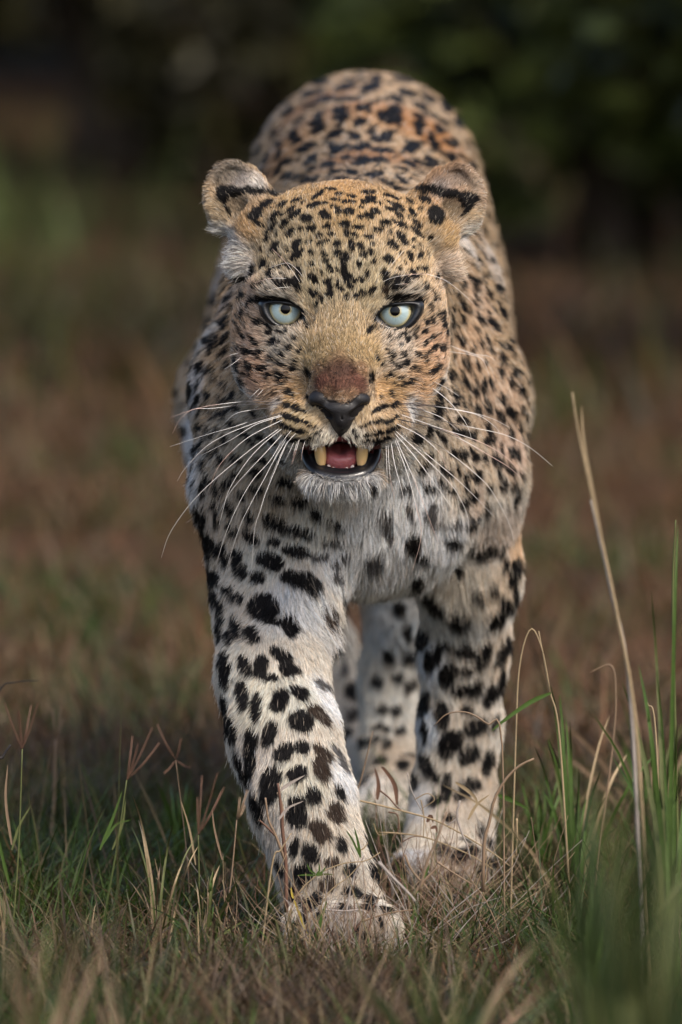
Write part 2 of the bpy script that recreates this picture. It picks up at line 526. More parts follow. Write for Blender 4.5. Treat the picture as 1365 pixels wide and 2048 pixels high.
# ------------------------------------------------------------------ the coat: every rosette, spot and painted toe shade is an ellipsoid fixed to the skin
SPOT_DATA = [
 # crop origin x, y, magnification, then (x, y, half length, half width, angle[, colour])
 (500, 360, 6.825, [(620,255,75,25,-25),(210,330,110,50,-35),(80,470,110,75,-25),(440,335,65,28,-38),(540,390,90,25,-38),(335,500,75,35,-48),(930,205,100,35,-30),(880,325,100,35,-10),(620,440,110,35,-30),(1040,465,80,60,20),(1120,110,80,20,5),(1215,200,60,18,5),(1160,265,60,20,5),(1145,365,50,25,10),(1280,280,40,30,0),(760,545,85,50,10),(450,620,70,35,-40),(850,655,80,40,-10),(1070,625,60,35,0),(555,720,80,45,-60),(930,750,60,30,-10),(1330,450,40,40,0),(110,610,90,25,25),(270,700,70,30,-50),(240,820,40,40,0),(380,865,50,35,0),(650,855,80,40,-20),(1110,740,60,30,10),(1290,600,60,50,0),(1220,440,40,40,0),(970,865,60,30,0),(1200,860,50,35,0),(1340,720,60,40,85),(330,590,60,20,-35)]),
 (680, 360, 6.825, [(400,150,90,25,5),(440,215,80,25,8),(165,215,60,20,5),(150,305,60,20,0),(400,305,105,30,5),(140,440,70,45,-5),(50,285,40,30,0),(730,230,125,20,20),(780,350,105,30,32),(690,400,90,28,15),(840,480,80,25,30),(970,290,60,35,40),(1150,280,90,35,38),(1020,440,80,38,50),(1060,595,80,28,45),(470,440,70,40,20),(400,510,70,35,0),(290,490,50,30,0),(80,600,50,50,0),(265,635,80,35,10),(630,575,80,45,5),(850,620,90,45,35),(530,680,75,35,15),(1065,720,90,28,30),(860,790,110,45,45),(405,750,60,35,10),(210,760,50,30,20),(110,740,60,40,85),(710,860,60,40,20),(145,865,40,30,0),(300,870,40,30,0),(1230,780,40,25,10),(1000,800,30,25,80)]),
 (500, 480, 6.825, [(345,100,100,45,-52),(640,60,85,40,-30),(160,340,70,40,-55),(640,215,105,50,-40),(845,170,50,30,30),(1010,170,45,35,0),(970,60,50,35,0),(1060,20,35,25,0),(1200,60,50,40,0),(1180,200,50,50,0),(835,330,40,30,10),(1030,300,40,35,0),(395,240,35,25,-60),(280,440,85,40,-55),(170,560,70,22,-45),(50,650,60,30,-40),(400,590,80,45,15),(500,565,75,60,35),(545,350,70,35,25),(650,450,80,50,60),(640,570,70,60,90),(650,660,60,40,60),(850,500,50,35,-60),(905,565,50,40,90),(1030,550,55,35,-30),(1080,640,50,35,90),(820,715,38,28,90),(890,735,45,38,90),(985,780,45,42,90),(1110,740,45,40,-20),(930,865,35,25,0),(1180,590,50,25,90),(1250,690,35,35,0),(1320,775,35,30,0),(1120,400,50,30,80),(1280,510,70,30,90),(1200,400,40,30,90),(1300,250,100,40,90),(1350,590,50,30,90),(120,820,70,40,-20),(20,840,50,25,90),(160,150,40,25,90,'b'),(30,400,50,40,60),(385,822,215,38,2),(560,600,60,25,30)]),
 (680, 480, 6.825, [(150,90,90,38,80),(300,80,70,35,60),(730,75,80,55,15),(880,20,45,45,0),(440,55,30,30,0),(435,175,40,35,90),(680,255,80,55,30),(965,210,65,35,60),(1110,230,40,35,0),(1120,95,35,25,0),(465,310,45,35,0),(310,230,40,40,0),(235,350,50,30,50),(80,260,80,40,90),(400,480,65,37,85),(610,470,75,55,45),(640,560,50,50,0),(610,660,60,50,90,'b'),(790,540,60,60,0),(760,640,60,60,0),(920,520,60,50,90),(850,640,50,25,-10),(1010,440,60,30,30),(1040,510,50,30,0),(1180,420,50,50,0),(70,440,80,40,90),(150,490,40,35,90),(225,545,35,30,90),(300,550,60,30,70),(120,580,50,30,90),(175,660,50,35,45),(30,690,40,35,90),(310,740,50,40,60),(405,720,50,25,90),(455,690,40,30,90),(90,775,40,35,0),(220,795,45,35,0),(1160,640,60,40,50),(1290,780,95,28,65),(1340,490,60,35,90),(1100,835,90,30,8),(850,826,215,38,-2)]),
 (440, 600, 6.825, [(400,60,75,30,-75),(285,215,70,38,-80),(165,75,60,30,60),(75,310,130,30,-80),(70,530,85,38,-60),(95,680,60,28,-60),(545,310,55,45,20),(480,240,50,20,30),(650,350,70,18,38),(790,420,70,12,25),(645,435,45,40,-30),(720,565,60,50,-30),(270,390,55,25,70),(300,515,50,28,65),(475,570,60,35,40),(430,530,50,20,45),(350,720,65,38,60),(430,690,50,25,55),(580,700,40,30,30),(540,760,60,25,35),(690,800,60,20,20),(960,670,50,30,-30),(850,745,45,35,0),(830,870,90,18,10),(690,845,60,15,10),(620,930,45,40,0),(520,960,55,28,65),(420,930,95,35,55),(680,1045,45,38,90),(800,1015,50,45,90),(830,1110,60,25,10),(420,1045,50,28,50),(975,960,60,28,-60),(1025,850,60,18,-65),(1090,690,50,15,-60),(925,1065,30,25,0),(1030,950,25,25,0),(1180,985,45,32,70),(1200,1035,25,18,90),(940,1250,38,32,90),(1000,1300,40,25,90),(750,1240,40,25,30,'b'),(230,910,60,28,70),(75,1150,100,30,60),(250,1180,80,38,60),(170,1310,55,30,70),(1170,390,75,30,72)]),
 (740, 600, 6.825, [(1020,185,50,45,90),(990,260,40,30,30),(1050,345,40,35,90),(1055,445,35,28,90),(985,480,40,12,-60),(880,280,85,22,85),(830,110,70,22,75),(900,15,35,25,90),(780,290,45,30,50),(770,430,50,40,0),(625,400,40,35,0),(470,460,130,14,-22),(610,490,50,22,45),(530,545,50,45,30),(410,600,35,20,0,'g'),(760,610,50,22,-75),(870,520,40,30,0),(910,650,50,30,-50),(985,680,60,40,-60),(790,740,80,18,-50),(650,750,60,30,20),(440,750,50,38,20),(240,690,60,22,60),(280,770,60,30,65),(310,840,40,25,50),(510,865,60,35,-15),(395,930,45,30,20),(580,920,45,18,-35),(660,965,38,32,0),(790,975,55,18,-60),(910,950,105,32,-52),(260,1025,50,20,45),(420,1050,60,18,10),(550,1110,60,35,-20),(460,1150,50,25,-15),(335,1155,35,22,20),(30,1035,50,38,90),(280,1300,38,28,90),(160,1320,22,20,0),(200,1040,25,15,45),(120,800,40,12,60),(190,880,35,12,60),(1270,255,80,28,70),(1210,340,50,25,60),(1130,290,70,20,85),(1150,90,60,22,80),(1200,490,40,22,60),(1275,560,70,28,80),(1150,1030,70,30,75),(1280,1040,70,25,80),(1270,800,60,25,80),(990,1120,50,30,60),(1130,790,50,20,85),(970,1330,50,30,0),(1350,1130,50,30,70),(45,390,75,30,-70)]),
 (540, 760, 9.1, [(345,215,45,38,90),(430,285,48,30,90),(300,425,60,55,0),(430,470,75,50,25),(530,480,70,28,40),(630,555,45,18,35),(215,360,30,25,0),(290,650,110,38,22),(500,720,110,35,25),(640,770,80,18,20),(780,825,95,15,18),(200,790,80,30,40),(370,890,120,35,18),(560,930,90,28,5),(690,970,60,18,15),(930,935,22,16,0),(820,990,25,15,0),(935,1020,18,12,0),(760,1070,40,20,0),(600,1080,100,24,15),(120,720,50,30,90),(450,1090,80,35,10),(350,1040,60,25,10),(690,330,110,18,62),(1300,1010,90,22,90),(640,1110,60,40,0)]),
 (680, 760, 9.1, [(550,35,22,18,0),(760,300,26,24,90),(915,275,48,32,90),(1050,400,40,35,0),(995,450,90,38,-20),(800,500,90,42,-15),(700,510,50,40,0),(605,575,40,18,-30),(1020,660,60,35,-20),(890,730,100,35,-22),(700,770,80,30,-20),(520,820,90,20,-18),(400,850,45,15,-15),(1000,880,90,25,5),(860,930,90,30,-10),(680,970,110,25,-10),(460,1010,60,20,-8),(310,1010,35,22,0),(240,930,35,12,0),(190,1050,20,12,0),(700,1130,110,45,-5),(860,1080,90,40,-10),(480,1130,70,20,0),(1000,90,45,25,40),(1160,80,60,30,-10),(1280,50,40,25,-20),(1190,300,30,15,-50),(522,345,85,18,-60)]),
 (340, 520, 6.2045, [(800,250,45,30,90),(900,240,50,35,0),(1010,350,45,30,-50),(1010,130,60,28,-60),(900,440,40,40,0),(830,470,30,25,0),(770,430,50,25,-40),(675,480,60,22,-70),(770,560,45,28,-60),(690,740,80,25,-75),(610,750,50,25,-70),(755,790,35,22,0),(690,970,75,32,-60),(710,1110,60,25,-60),(600,1180,70,22,85),(590,940,80,20,-80),(590,1050,60,20,85),(700,1280,50,35,50),(830,1300,90,35,75),(480,1350,70,28,-60),(540,1420,90,18,80),(690,1520,100,28,60),(850,1570,80,35,60),(460,1670,80,45,80),(620,1690,70,20,70),(780,1680,60,28,65),(680,1720,50,28,20),(330,1050,80,45,-75),(360,1320,80,45,-75),(200,1620,150,45,-80),(340,1720,90,35,-75),(400,640,40,40,0),(460,780,100,35,-70),(540,470,90,50,-70),(470,380,60,20,-60),(500,1050,150,40,-80),(340,930,50,40,0),(240,1260,70,20,-70)]),
 (340, 800, 5.25, [(110,320,70,30,80),(270,280,60,35,70),(230,490,90,35,75),(130,640,60,25,75),(150,30,40,25,0),(410,100,60,20,60),(465,140,50,22,80),(545,150,60,38,70),(610,110,35,25,0),(700,90,50,25,60),(405,330,90,28,75),(490,290,30,25,90),(640,240,55,28,35),(575,405,60,42,50),(870,160,60,30,40),(750,320,40,28,60),(800,385,80,30,50),(860,460,70,22,40),(950,390,60,25,20),(1080,430,80,30,30),(330,430,80,25,-80),(410,560,70,32,75),(490,525,55,30,70),(545,615,60,38,60),(355,680,90,22,85),(710,615,75,42,35),(680,790,70,42,15),(590,870,60,50,50),(500,920,105,36,68),(395,845,65,32,80),(320,930,80,28,85),(950,640,90,32,25),(1160,630,60,25,30),(900,770,70,50,20),(1200,855,90,45,10),(740,1010,60,45,20),(900,950,90,40,10),(460,1120,80,35,75),(270,1180,85,28,85),(355,1210,100,42,88),(615,1150,85,45,60),(480,1270,70,35,70),(820,1200,85,48,50),(1130,1050,95,35,15),(1320,1050,50,30,30)]),
 (880, 460, 6.826, [(255,870,60,32,60),(310,1210,85,28,70),(310,720,60,25,70),(250,1290,50,30,60),(500,1310,70,25,70),(380,620,90,20,60),(480,760,80,20,60),(330,1020,90,28,75),(430,1080,60,22,65),(550,1200,110,28,60),(230,1440,50,22,60),(310,1510,80,32,80),(570,1540,80,35,75),(650,1480,90,28,65),(440,1580,80,28,85),(500,860,80,20,65),(680,1260,70,35,60),(650,1110,50,25,60),(660,840,90,25,60),(400,1790,100,28,80),(650,1780,70,22,75),(510,1830,80,25,80),(185,1650,40,20,0),(930,1580,80,30,60),(990,1450,50,40,0),(900,1120,90,40,60),(780,1290,110,25,60),(720,380,50,45,0),(780,200,50,45,0),(800,780,70,60,0),(480,670,80,40,50),(870,1720,90,30,70),(1010,1700,60,25,70),(1020,1930,100,30,75),(700,1640,70,22,75),(830,1900,120,22,85),(620,610,50,30,0)]),
 (800, 740, 5.056, [(555,50,50,28,80),(630,70,70,22,80),(705,120,60,22,80),(765,90,40,15,80),(770,210,60,22,80),(835,150,85,28,88),(420,140,40,35,90),(415,260,60,30,60),(590,240,50,25,85),(560,330,50,22,0),(660,300,60,25,80),(395,350,50,40,0),(390,430,50,45,0),(780,400,50,32,70),(700,490,35,35,0),(890,370,70,35,80),(600,480,40,22,30),(580,590,50,30,0),(650,630,60,35,20),(770,630,50,50,0),(880,560,60,22,80),(930,700,60,38,-40),(280,620,60,50,50),(180,690,60,40,30),(430,700,60,25,60),(320,870,30,30,0),(540,840,50,38,50),(640,850,55,50,60),(720,790,30,25,0),(795,870,45,35,0),(850,880,45,40,0),(955,900,65,38,85),(270,960,40,30,0),(200,990,50,22,0),(490,1010,60,35,0),(680,1060,50,40,0),(820,1070,60,40,-60),(895,1190,50,38,0),(430,1130,60,28,30),(660,1160,50,25,70),(760,1270,60,42,50),(1140,810,60,25,85),(1130,1000,60,32,60),(1120,640,60,22,85),(1010,1000,100,22,-75),(1030,1150,60,22,-80),(1080,1150,60,20,80),(1150,1150,60,20,-70),(1190,1270,90,20,-75),(1125,420,70,35,60),(1040,470,70,20,88),(980,440,60,15,88),(1225,190,60,28,80),(1050,260,60,22,75),(920,120,60,22,70),(1160,20,60,30,0),(1210,850,70,15,88),(1020,780,60,15,85),(290,1180,60,22,30),(550,1210,50,25,20)]),
 (370, 1000, 4.136, [(90,110,60,20,80),(45,260,50,15,85),(375,245,65,38,60),(545,310,85,42,45),(730,340,50,30,20),(755,190,100,55,35),(960,270,115,40,15),(940,20,60,35,0),(1080,120,60,40,45),(1250,190,80,25,15),(1225,340,95,28,5),(140,330,85,40,60),(230,400,80,42,60),(95,440,85,20,75),(325,450,110,32,75),(430,440,50,38,0),(450,550,90,45,65),(590,640,65,42,25),(710,510,105,65,25),(930,430,115,48,12),(960,645,150,60,10),(1080,710,75,60,60),(235,640,85,35,60),(120,620,85,20,75),(400,770,110,35,40),(650,890,125,105,20),(860,1020,95,60,80),(265,820,110,30,55),(165,810,80,18,70),(1190,940,80,60,-40,'b'),(270,950,70,20,65),(420,1050,100,38,70),(545,1110,80,48,60),(275,1080,75,25,80),(355,1120,65,25,80),(1130,475,70,30,-10,'g'),(1245,550,40,25,0,'g'),(1270,640,60,35,0,'g'),(1330,450,40,22,0,'g'),(700,990,100,30,15)]),
 (740, 960, 4.136, [(50,90,60,20,30),(300,80,50,30,0,'g'),(510,50,50,25,0),(870,120,45,38,0),(780,200,45,35,0),(960,240,55,30,20),(120,300,60,35,0,'g'),(150,430,70,30,60,'g'),(340,270,60,25,70,'g'),(500,290,60,30,20,'g'),(530,220,40,30,0,'g'),(560,360,60,25,0,'g'),(350,500,75,60,90),(420,640,80,30,20),(700,490,80,42,20),(700,340,50,30,0,'g'),(860,320,60,25,0,'g'),(850,390,50,22,0),(870,590,70,35,30),(990,580,60,50,-40),(40,660,80,70,90,'g'),(740,730,60,30,60),(1215,750,105,50,-75),(1130,1020,90,40,85),(1050,1150,85,45,-55),(1230,980,110,20,-80),(720,1130,100,75,15),(430,850,60,50,90),(500,970,60,50,0),(560,1050,60,50,0),(890,940,70,40,30),(1020,900,60,30,80),(1100,580,60,20,-60),(1120,700,60,18,-80)]),
 (420, 1250, 4.266, [(120,370,145,45,85),(290,340,100,42,60),(610,250,100,45,35),(680,370,85,50,15),(440,350,95,55,-75),(500,450,90,25,10),(590,640,100,60,-70),(770,560,80,45,30),(265,610,125,48,80),(400,700,130,38,-88),(100,680,80,25,75),(170,850,130,42,75),(770,820,105,85,15),(920,740,100,40,40,'b'),(980,800,60,30,60,'b'),(340,980,85,55,75),(330,1160,120,42,80),(495,930,105,50,-70),(630,1070,90,60,-35),(790,1030,60,50,0),(960,1080,90,45,50,'b'),(240,1200,130,20,70),(530,1290,100,70,-60),(730,1260,80,60,-20),(950,1230,100,60,60,'b'),(1110,1130,130,25,60,'g'),(960,500,80,30,30,'g'),(1215,770,60,50,0),(1300,990,50,45,0),(1130,380,80,20,-60,'g')]),
 (460, 1540, 3.792, [(150,20,50,30,40),(300,130,120,60,-80),(90,60,70,20,65),(210,280,110,38,70),(630,190,65,50,60),(505,230,60,40,0),(500,350,85,70,70),(840,170,70,28,60),(800,310,80,60,60,'b'),(690,470,95,60,50,'b'),(610,620,80,55,55),(560,790,75,70,90),(480,590,70,25,-80),(850,570,60,35,70),(790,700,60,40,0,'b'),(920,750,50,45,90),(490,930,70,40,60),(750,870,60,60,0,'b'),(640,990,70,45,-50),(550,1105,70,35,-75),(920,920,70,35,20),(1060,960,50,25,10),(1040,1020,60,30,-20),(1110,780,80,25,65),(380,730,60,20,60),(1200,1060,50,20,20)]),
 (720, 1160, 4.015, [(315,230,60,48,90),(380,400,70,30,85),(225,600,60,50,90),(395,620,52,48,90),(140,820,52,48,90),(300,790,50,42,0),(405,850,48,42,0),(165,1030,42,42,0),(280,1050,42,40,0),(330,1190,38,36,0),(140,1170,45,25,0),(210,1210,35,25,0),(120,1270,50,30,0),(215,1320,40,35,90),(500,470,90,50,-60),(545,640,90,38,-85),(610,590,90,30,-80),(700,500,50,35,0),(850,560,95,50,5),(1150,560,130,45,-60),(1000,600,110,45,-70),(1170,790,105,28,-85),(700,740,95,60,-80),(860,720,50,35,0),(850,890,105,50,0),(940,830,60,35,-20),(520,980,95,38,-75),(1040,910,95,55,-65),(655,1080,120,50,85),(510,1200,95,22,88),(940,1170,90,70,-30),(870,1030,50,30,0),(1090,1150,70,25,-60),(740,1290,100,70,-30)]),
 (720, 1460, 4.015, [(700,130,100,55,-75),(880,200,90,60,-40),(1030,250,100,42,-75),(550,310,130,48,60),(700,450,110,45,-80),(850,470,100,55,-45),(920,430,60,45,30),(590,580,50,40,0),(430,400,60,22,80),(170,240,55,35,0),(350,270,50,35,0),(970,800,60,22,-80),(1045,890,50,22,60),(720,690,50,30,0),(900,960,60,40,0),(680,950,50,50,0),(800,1000,70,45,0),(330,1100,80,70,40),(290,1260,50,30,-40),(250,1180,60,35,0),(1090,1030,50,40,0)]),
 (480, 120, 5.25, [(830,205,80,30,5),(660,340,50,45,-60),(790,310,80,14,-20),(870,385,80,35,-12),(720,430,90,14,-25),(1120,240,95,32,-8),(1200,160,110,15,5),(1340,270,60,40,-10),(1070,380,60,30,-15),(1220,370,60,30,5),(1040,495,75,30,-5),(1060,590,80,42,-5),(1290,490,60,38,0),(1270,630,60,50,-20),(590,630,65,38,-50),(800,550,65,25,-40),(810,640,70,35,-20),(500,520,80,25,-20),(575,760,50,35,80),(600,840,60,45,15),(840,740,75,35,-35),(990,770,95,38,-28),(1210,775,50,42,10),(700,910,95,35,-18),(740,1010,75,30,-35),(1040,870,95,28,-8),(1250,870,90,30,-5),(490,1060,60,35,-20),(410,1140,75,30,-50),(500,1170,70,20,-25),(730,1110,50,30,-10),(910,1080,75,28,-10),(1120,990,40,28,0),(1010,940,60,14,-10),(1270,1030,80,30,-5),(580,1200,60,20,-20),(670,1240,60,25,-10),(790,1210,50,35,-50),(1010,1150,70,20,-10),(1170,1150,60,22,10),(1060,1230,80,22,-5),(400,980,50,28,-80),(320,780,50,25,-80),(390,870,40,25,0),(240,1020,80,30,-80),(170,920,70,25,-70),(460,520,70,30,-40)]),
 (720, 120, 4.875, [(170,100,60,25,-5),(100,240,90,40,-22),(470,270,85,28,22),(360,350,80,30,12),(205,375,48,35,0),(360,450,60,30,10),(280,550,110,60,15),(200,740,90,35,5),(110,700,40,28,0),(290,700,45,40,-60),(620,430,85,25,35),(710,280,70,25,20),(690,370,60,18,45),(840,400,90,28,75),(860,480,40,30,0),(790,560,90,18,30),(575,530,50,35,60),(565,620,55,50,40),(570,700,40,30,90),(770,680,60,28,50),(990,600,100,28,85),(730,790,100,38,70),(930,790,45,40,0),(540,800,70,35,20),(490,850,50,45,0),(710,970,70,55,60),(890,940,50,45,0),(1120,1010,50,40,80),(200,850,120,25,8),(200,930,70,25,15),(40,800,50,25,0),(50,950,100,28,8),(510,980,80,25,20),(600,960,90,12,25),(130,1095,85,22,-8),(310,1200,110,18,25),(400,1140,80,16,40),(1080,760,40,30,90),(420,170,90,15,10)]),
 (400, 310, 8.53, [(480,640,190,95,10),(800,605,380,58,0),(1200,625,150,48,12),(390,760,120,75,70),(450,930,110,18,55)]),
 (820, 310, 7.583, [(250,525,230,58,3),(560,580,280,66,10),(850,630,190,80,12),(900,710,120,90,-50),(860,850,110,30,-45),(230,690,95,38,35),(400,940,150,120,80),(130,1170,120,28,35),(310,1240,50,30,0)]),
]
SPOT_DATA.append((0, 0, 1.0, [(605,1808,12,7,60),(640,1830,11,7,20),(592,1845,9,6,70),(690,1812,13,7,10),(738,1815,13,6,15),(760,1842,10,6,60),(662,1858,8,5,80),(712,1860,8,5,90),(636,1872,5,16,0,'b'),(684,1874,5,16,0,'b'),(732,1874,5,16,0,'b'),  # narrow upright brown marks paint the shade between the toes, both paws
  (850,1742,12,8,0),(905,1752,13,8,-10),(958,1738,12,7,40),(872,1778,10,6,20),(932,1780,10,6,-20),(826,1765,9,6,60),(846,1792,4,14,0,'b'),(886,1792,4,14,0,'b'),(928,1792,4,14,0,'b')]))
BLACK = np.array([.006, .005, .005]); BROWN = np.array([.040, .026, .018]); GREY = np.array([.085, .08, .08])

# nearest skin point under a position of the reference frame
_cell = 5.0
_front = np.flatnonzero(((CAM - BV) * BN).sum(1) > 0)
_gx = (BPX[_front] // _cell).astype(int); _gy = (BPY[_front] // _cell).astype(int)
_gk = _gy * 1000 + _gx
_o = np.lexsort((BPZ[_front], _gk)); _gk = _gk[_o]; _gi = _front[_o]
_uk, _us = np.unique(_gk, return_index=True)
_first = dict(zip(_uk.tolist(), _gi[_us].tolist()))

def skin(px, py):
    best = None
    gx, gy = int(px // _cell), int(py // _cell)
    for r in (1, 3, 7):
        c = [_first[k] for k in ((gy + j) * 1000 + gx + i for j in range(-r, r + 1) for i in range(-r, r + 1)) if k in _first]
        if c:
            c = np.array(c)
            dd = np.hypot(BPX[c] - px, BPY[c] - py)
            c = c[dd < (r + 1) * _cell]
            if len(c):
                dd = np.hypot(BPX[c] - px, BPY[c] - py)
                return int(c[np.argmin(dd + 400 * (BPZ[c] - BPZ[c].min()))])
    return None

SC, SA, SCOL, SR = [], [], [], []
for x0, y0, s, lst in SPOT_DATA:
    for q in lst:
        px, py = x0 + q[0] / s, y0 + q[1] / s
        i = skin(px, py)
        if i is None: continue
        p = BV[i]; sc = BPZ[i] / np.linalg.norm(AIM - CAM) / 2400.0
        a = rad(q[4]); ca, sa = math.cos(a), math.sin(a)
        e1 = ca * _r - sa * _u; e2 = sa * _r + ca * _u
        face = (s > 6.8 and x0 < 900); tor = y0 == 120
        g_, h_ = ((1.07, 1.1) if y0 < 500 else (1.08, 1.9) if s > 9 else (1.06, 1.3)) if face else (1.20, 1.6) if tor else (1.15, 1.8) if (x0, y0) == (740, 960) else (1.12, 1.8) if (x0, y0) in ((880, 460), (800, 740)) else (1.04, 1.2) if x0 == 340 else (1.14, 1.4)
        L1, L2 = (q[2] / s + h_) * sc * g_, (q[3] / s + h_) * sc * g_
        nn = BN[i]; gr = min(5.0, math.hypot(nn @ _r, nn @ _u) / max(abs(nn @ _f), .05))
        L3 = max(L1, L2) * (gr * .9 + .9) + (.03 if y0 == 310 else .005)
        SC.append(p); SA.append(np.stack([e1 / L1, e2 / L2, _f / L3])); SR.append(max(L1, L2, L3) * 1.2)
        SCOL.append(2 if len(q) > 5 and q[5] == 'b' else 1 if len(q) > 5 else 0)
n_traced = len(SC)
# the flanks, back of the legs and the rest, which the picture does not show: loose rosettes over the skin
_vis_px = (BPX > 0)
_tr = np.array(SC)
_cand = rng.permutation(len(BV))[:26000]
_keep = []
_gridc = {}
facing = ((CAM - BV) * BN).sum(1) / 12.0
for i in _cand:
    p = BV[i]
    if facing[i] > 0.18 and p[1] < 1.0: continue
    if p[1] < 0.16 and p[2] > .36: continue
    sp = 0.030 if p[2] < .33 else 0.046
    k = tuple((p // .05).astype(int)); ok = True
    for a in (-1, 0, 1):
        for b in (-1, 0, 1):
            for c in (-1, 0, 1):
                for z in _gridc.get((k[0]+a, k[1]+b, k[2]+c), ()):
                    if np.linalg.norm(z - p) < sp: ok = False
    if ok and np.min(np.linalg.norm(_tr - p, axis=1)) > sp * .75:
        _gridc.setdefault(k, []).append(p); _keep.append(i)
for i in _keep:
    p, n = BV[i], BN[i]
    t = np.array([0, 1.0, -.2]) if p[2] > .33 else np.array([0, .1, -1.0])
    t = nrm(t - n * (t @ n)); b = np.cross(n, t)
    if p[2] > .36 and abs(n[0]) > .3:
        m = random.choice((3, 4, 4))
        ph = random.random() * 6.28
        for j in range(m):
            a = ph + j * 6.283 / m + random.uniform(-.25, .25)
            cc = p + (t * math.cos(a) + b * math.sin(a)) * .0135
            d = -t * math.sin(a) + b * math.cos(a); o = np.cross(n, d)
            L1, L2 = random.uniform(.009, .012), random.uniform(.0045, .006)
            SC.append(cc); SA.append(np.stack([d / L1, o / L2, n / .02])); SR.append(.03); SCOL.append(0)
    else:
        a = random.uniform(-.6, .6); d = t * math.cos(a) + b * math.sin(a); o = np.cross(n, d)
        L1, L2 = random.uniform(.010, .014), random.uniform(.007, .009)
        SC.append(p); SA.append(np.stack([d / L1, o / L2, n / .02])); SR.append(.03); SCOL.append(0)
# small spots between the larger ones on neck, shoulders and back
_all = np.array(SC)
_g2 = {}
for c in _all: _g2.setdefault(tuple((c // .03).astype(int)), []).append(c)
hd_ = np.linalg.norm((BV - W(np.array(681.0), np.array(660.0), .05)) * [1, .8, .75], axis=1)
_ok = (facing > .05) & (BV[:, 2] > .36) & (hd_ > .125) & ~((BV[:, 1] < .15) & (BV[:, 2] > .5)) & ~((BV[:, 1] < .45) & (np.abs(BV[:, 0] - .02) < .055) & (BV[:, 2] < .40))
_c2 = rng.permutation(np.flatnonzero(_ok))[:60000]
for i in _c2:
    p, n = BV[i], BN[i]
    far_ = min(1.0, max(0.0, (p[1] - .5) / .4))
    sp = .0135 + .0085 * far_
    k = tuple((p // .03).astype(int))
    if any(((z - p) ** 2).sum() < sp * sp for a in (-1, 0, 1) for b in (-1, 0, 1) for c in (-1, 0, 1) for z in _g2.get((k[0]+a, k[1]+b, k[2]+c), ())): continue
    _g2.setdefault(k, []).append(p)
    t = np.array([0, .5 + .4 * far_, -1.0 + .8 * far_]); t = nrm(t - n * (t @ n)); b = np.cross(n, t)
    a = random.uniform(-.5, .5); d = t * math.cos(a) + b * math.sin(a); o = np.cross(n, d)
    L1, L2 = random.uniform(.0052, .0075) * (1 + .35 * far_), random.uniform(.0026, .0038) * (1 + .5 * far_)
    SC.append(p); SA.append(np.stack([d / L1, o / L2, n / .012])); SR.append(.016); SCOL.append(0)
# tiny flecks between the face spots (forehead and cheeks)
_c3 = np.flatnonzero((facing > .3) & (BV[:, 1] < .12) & (((BPY > 400) & (BPY < 585) & (abs(BPX - 690) < 165)) | ((BPY > 610) & (BPY < 775) & (abs(BPX - 683) > 95) & (abs(BPX - 683) < 210))))
_g3 = {}
for c in SC: _g3.setdefault(tuple((np.asarray(c) // .012).astype(int)), []).append(np.asarray(c))
for i in rng.permutation(_c3)[:20000]:
    p, n = BV[i], BN[i]; k = tuple((p // .012).astype(int))
    if any(((z - p) ** 2).sum() < .0088 ** 2 for a in (-1, 0, 1) for b in (-1, 0, 1) for c in (-1, 0, 1) for z in _g3.get((k[0]+a, k[1]+b, k[2]+c), ())): continue
    _g3.setdefault(k, []).append(p)
    t = nrm(np.cross(n, nrm(p - W(np.array(681.0), np.array(760.0), -.04)))); b = np.cross(n, t)
    L1, L2 = random.uniform(.0022, .0038), random.uniform(.0017, .0023)
    SC.append(p); SA.append(np.stack([t / L1, b / L2, n / .008])); SR.append(.009); SCOL.append(0)
SC = np.array(SC); SA = np.array(SA); SR = np.array(SR); SCOL = np.array(SCOL)

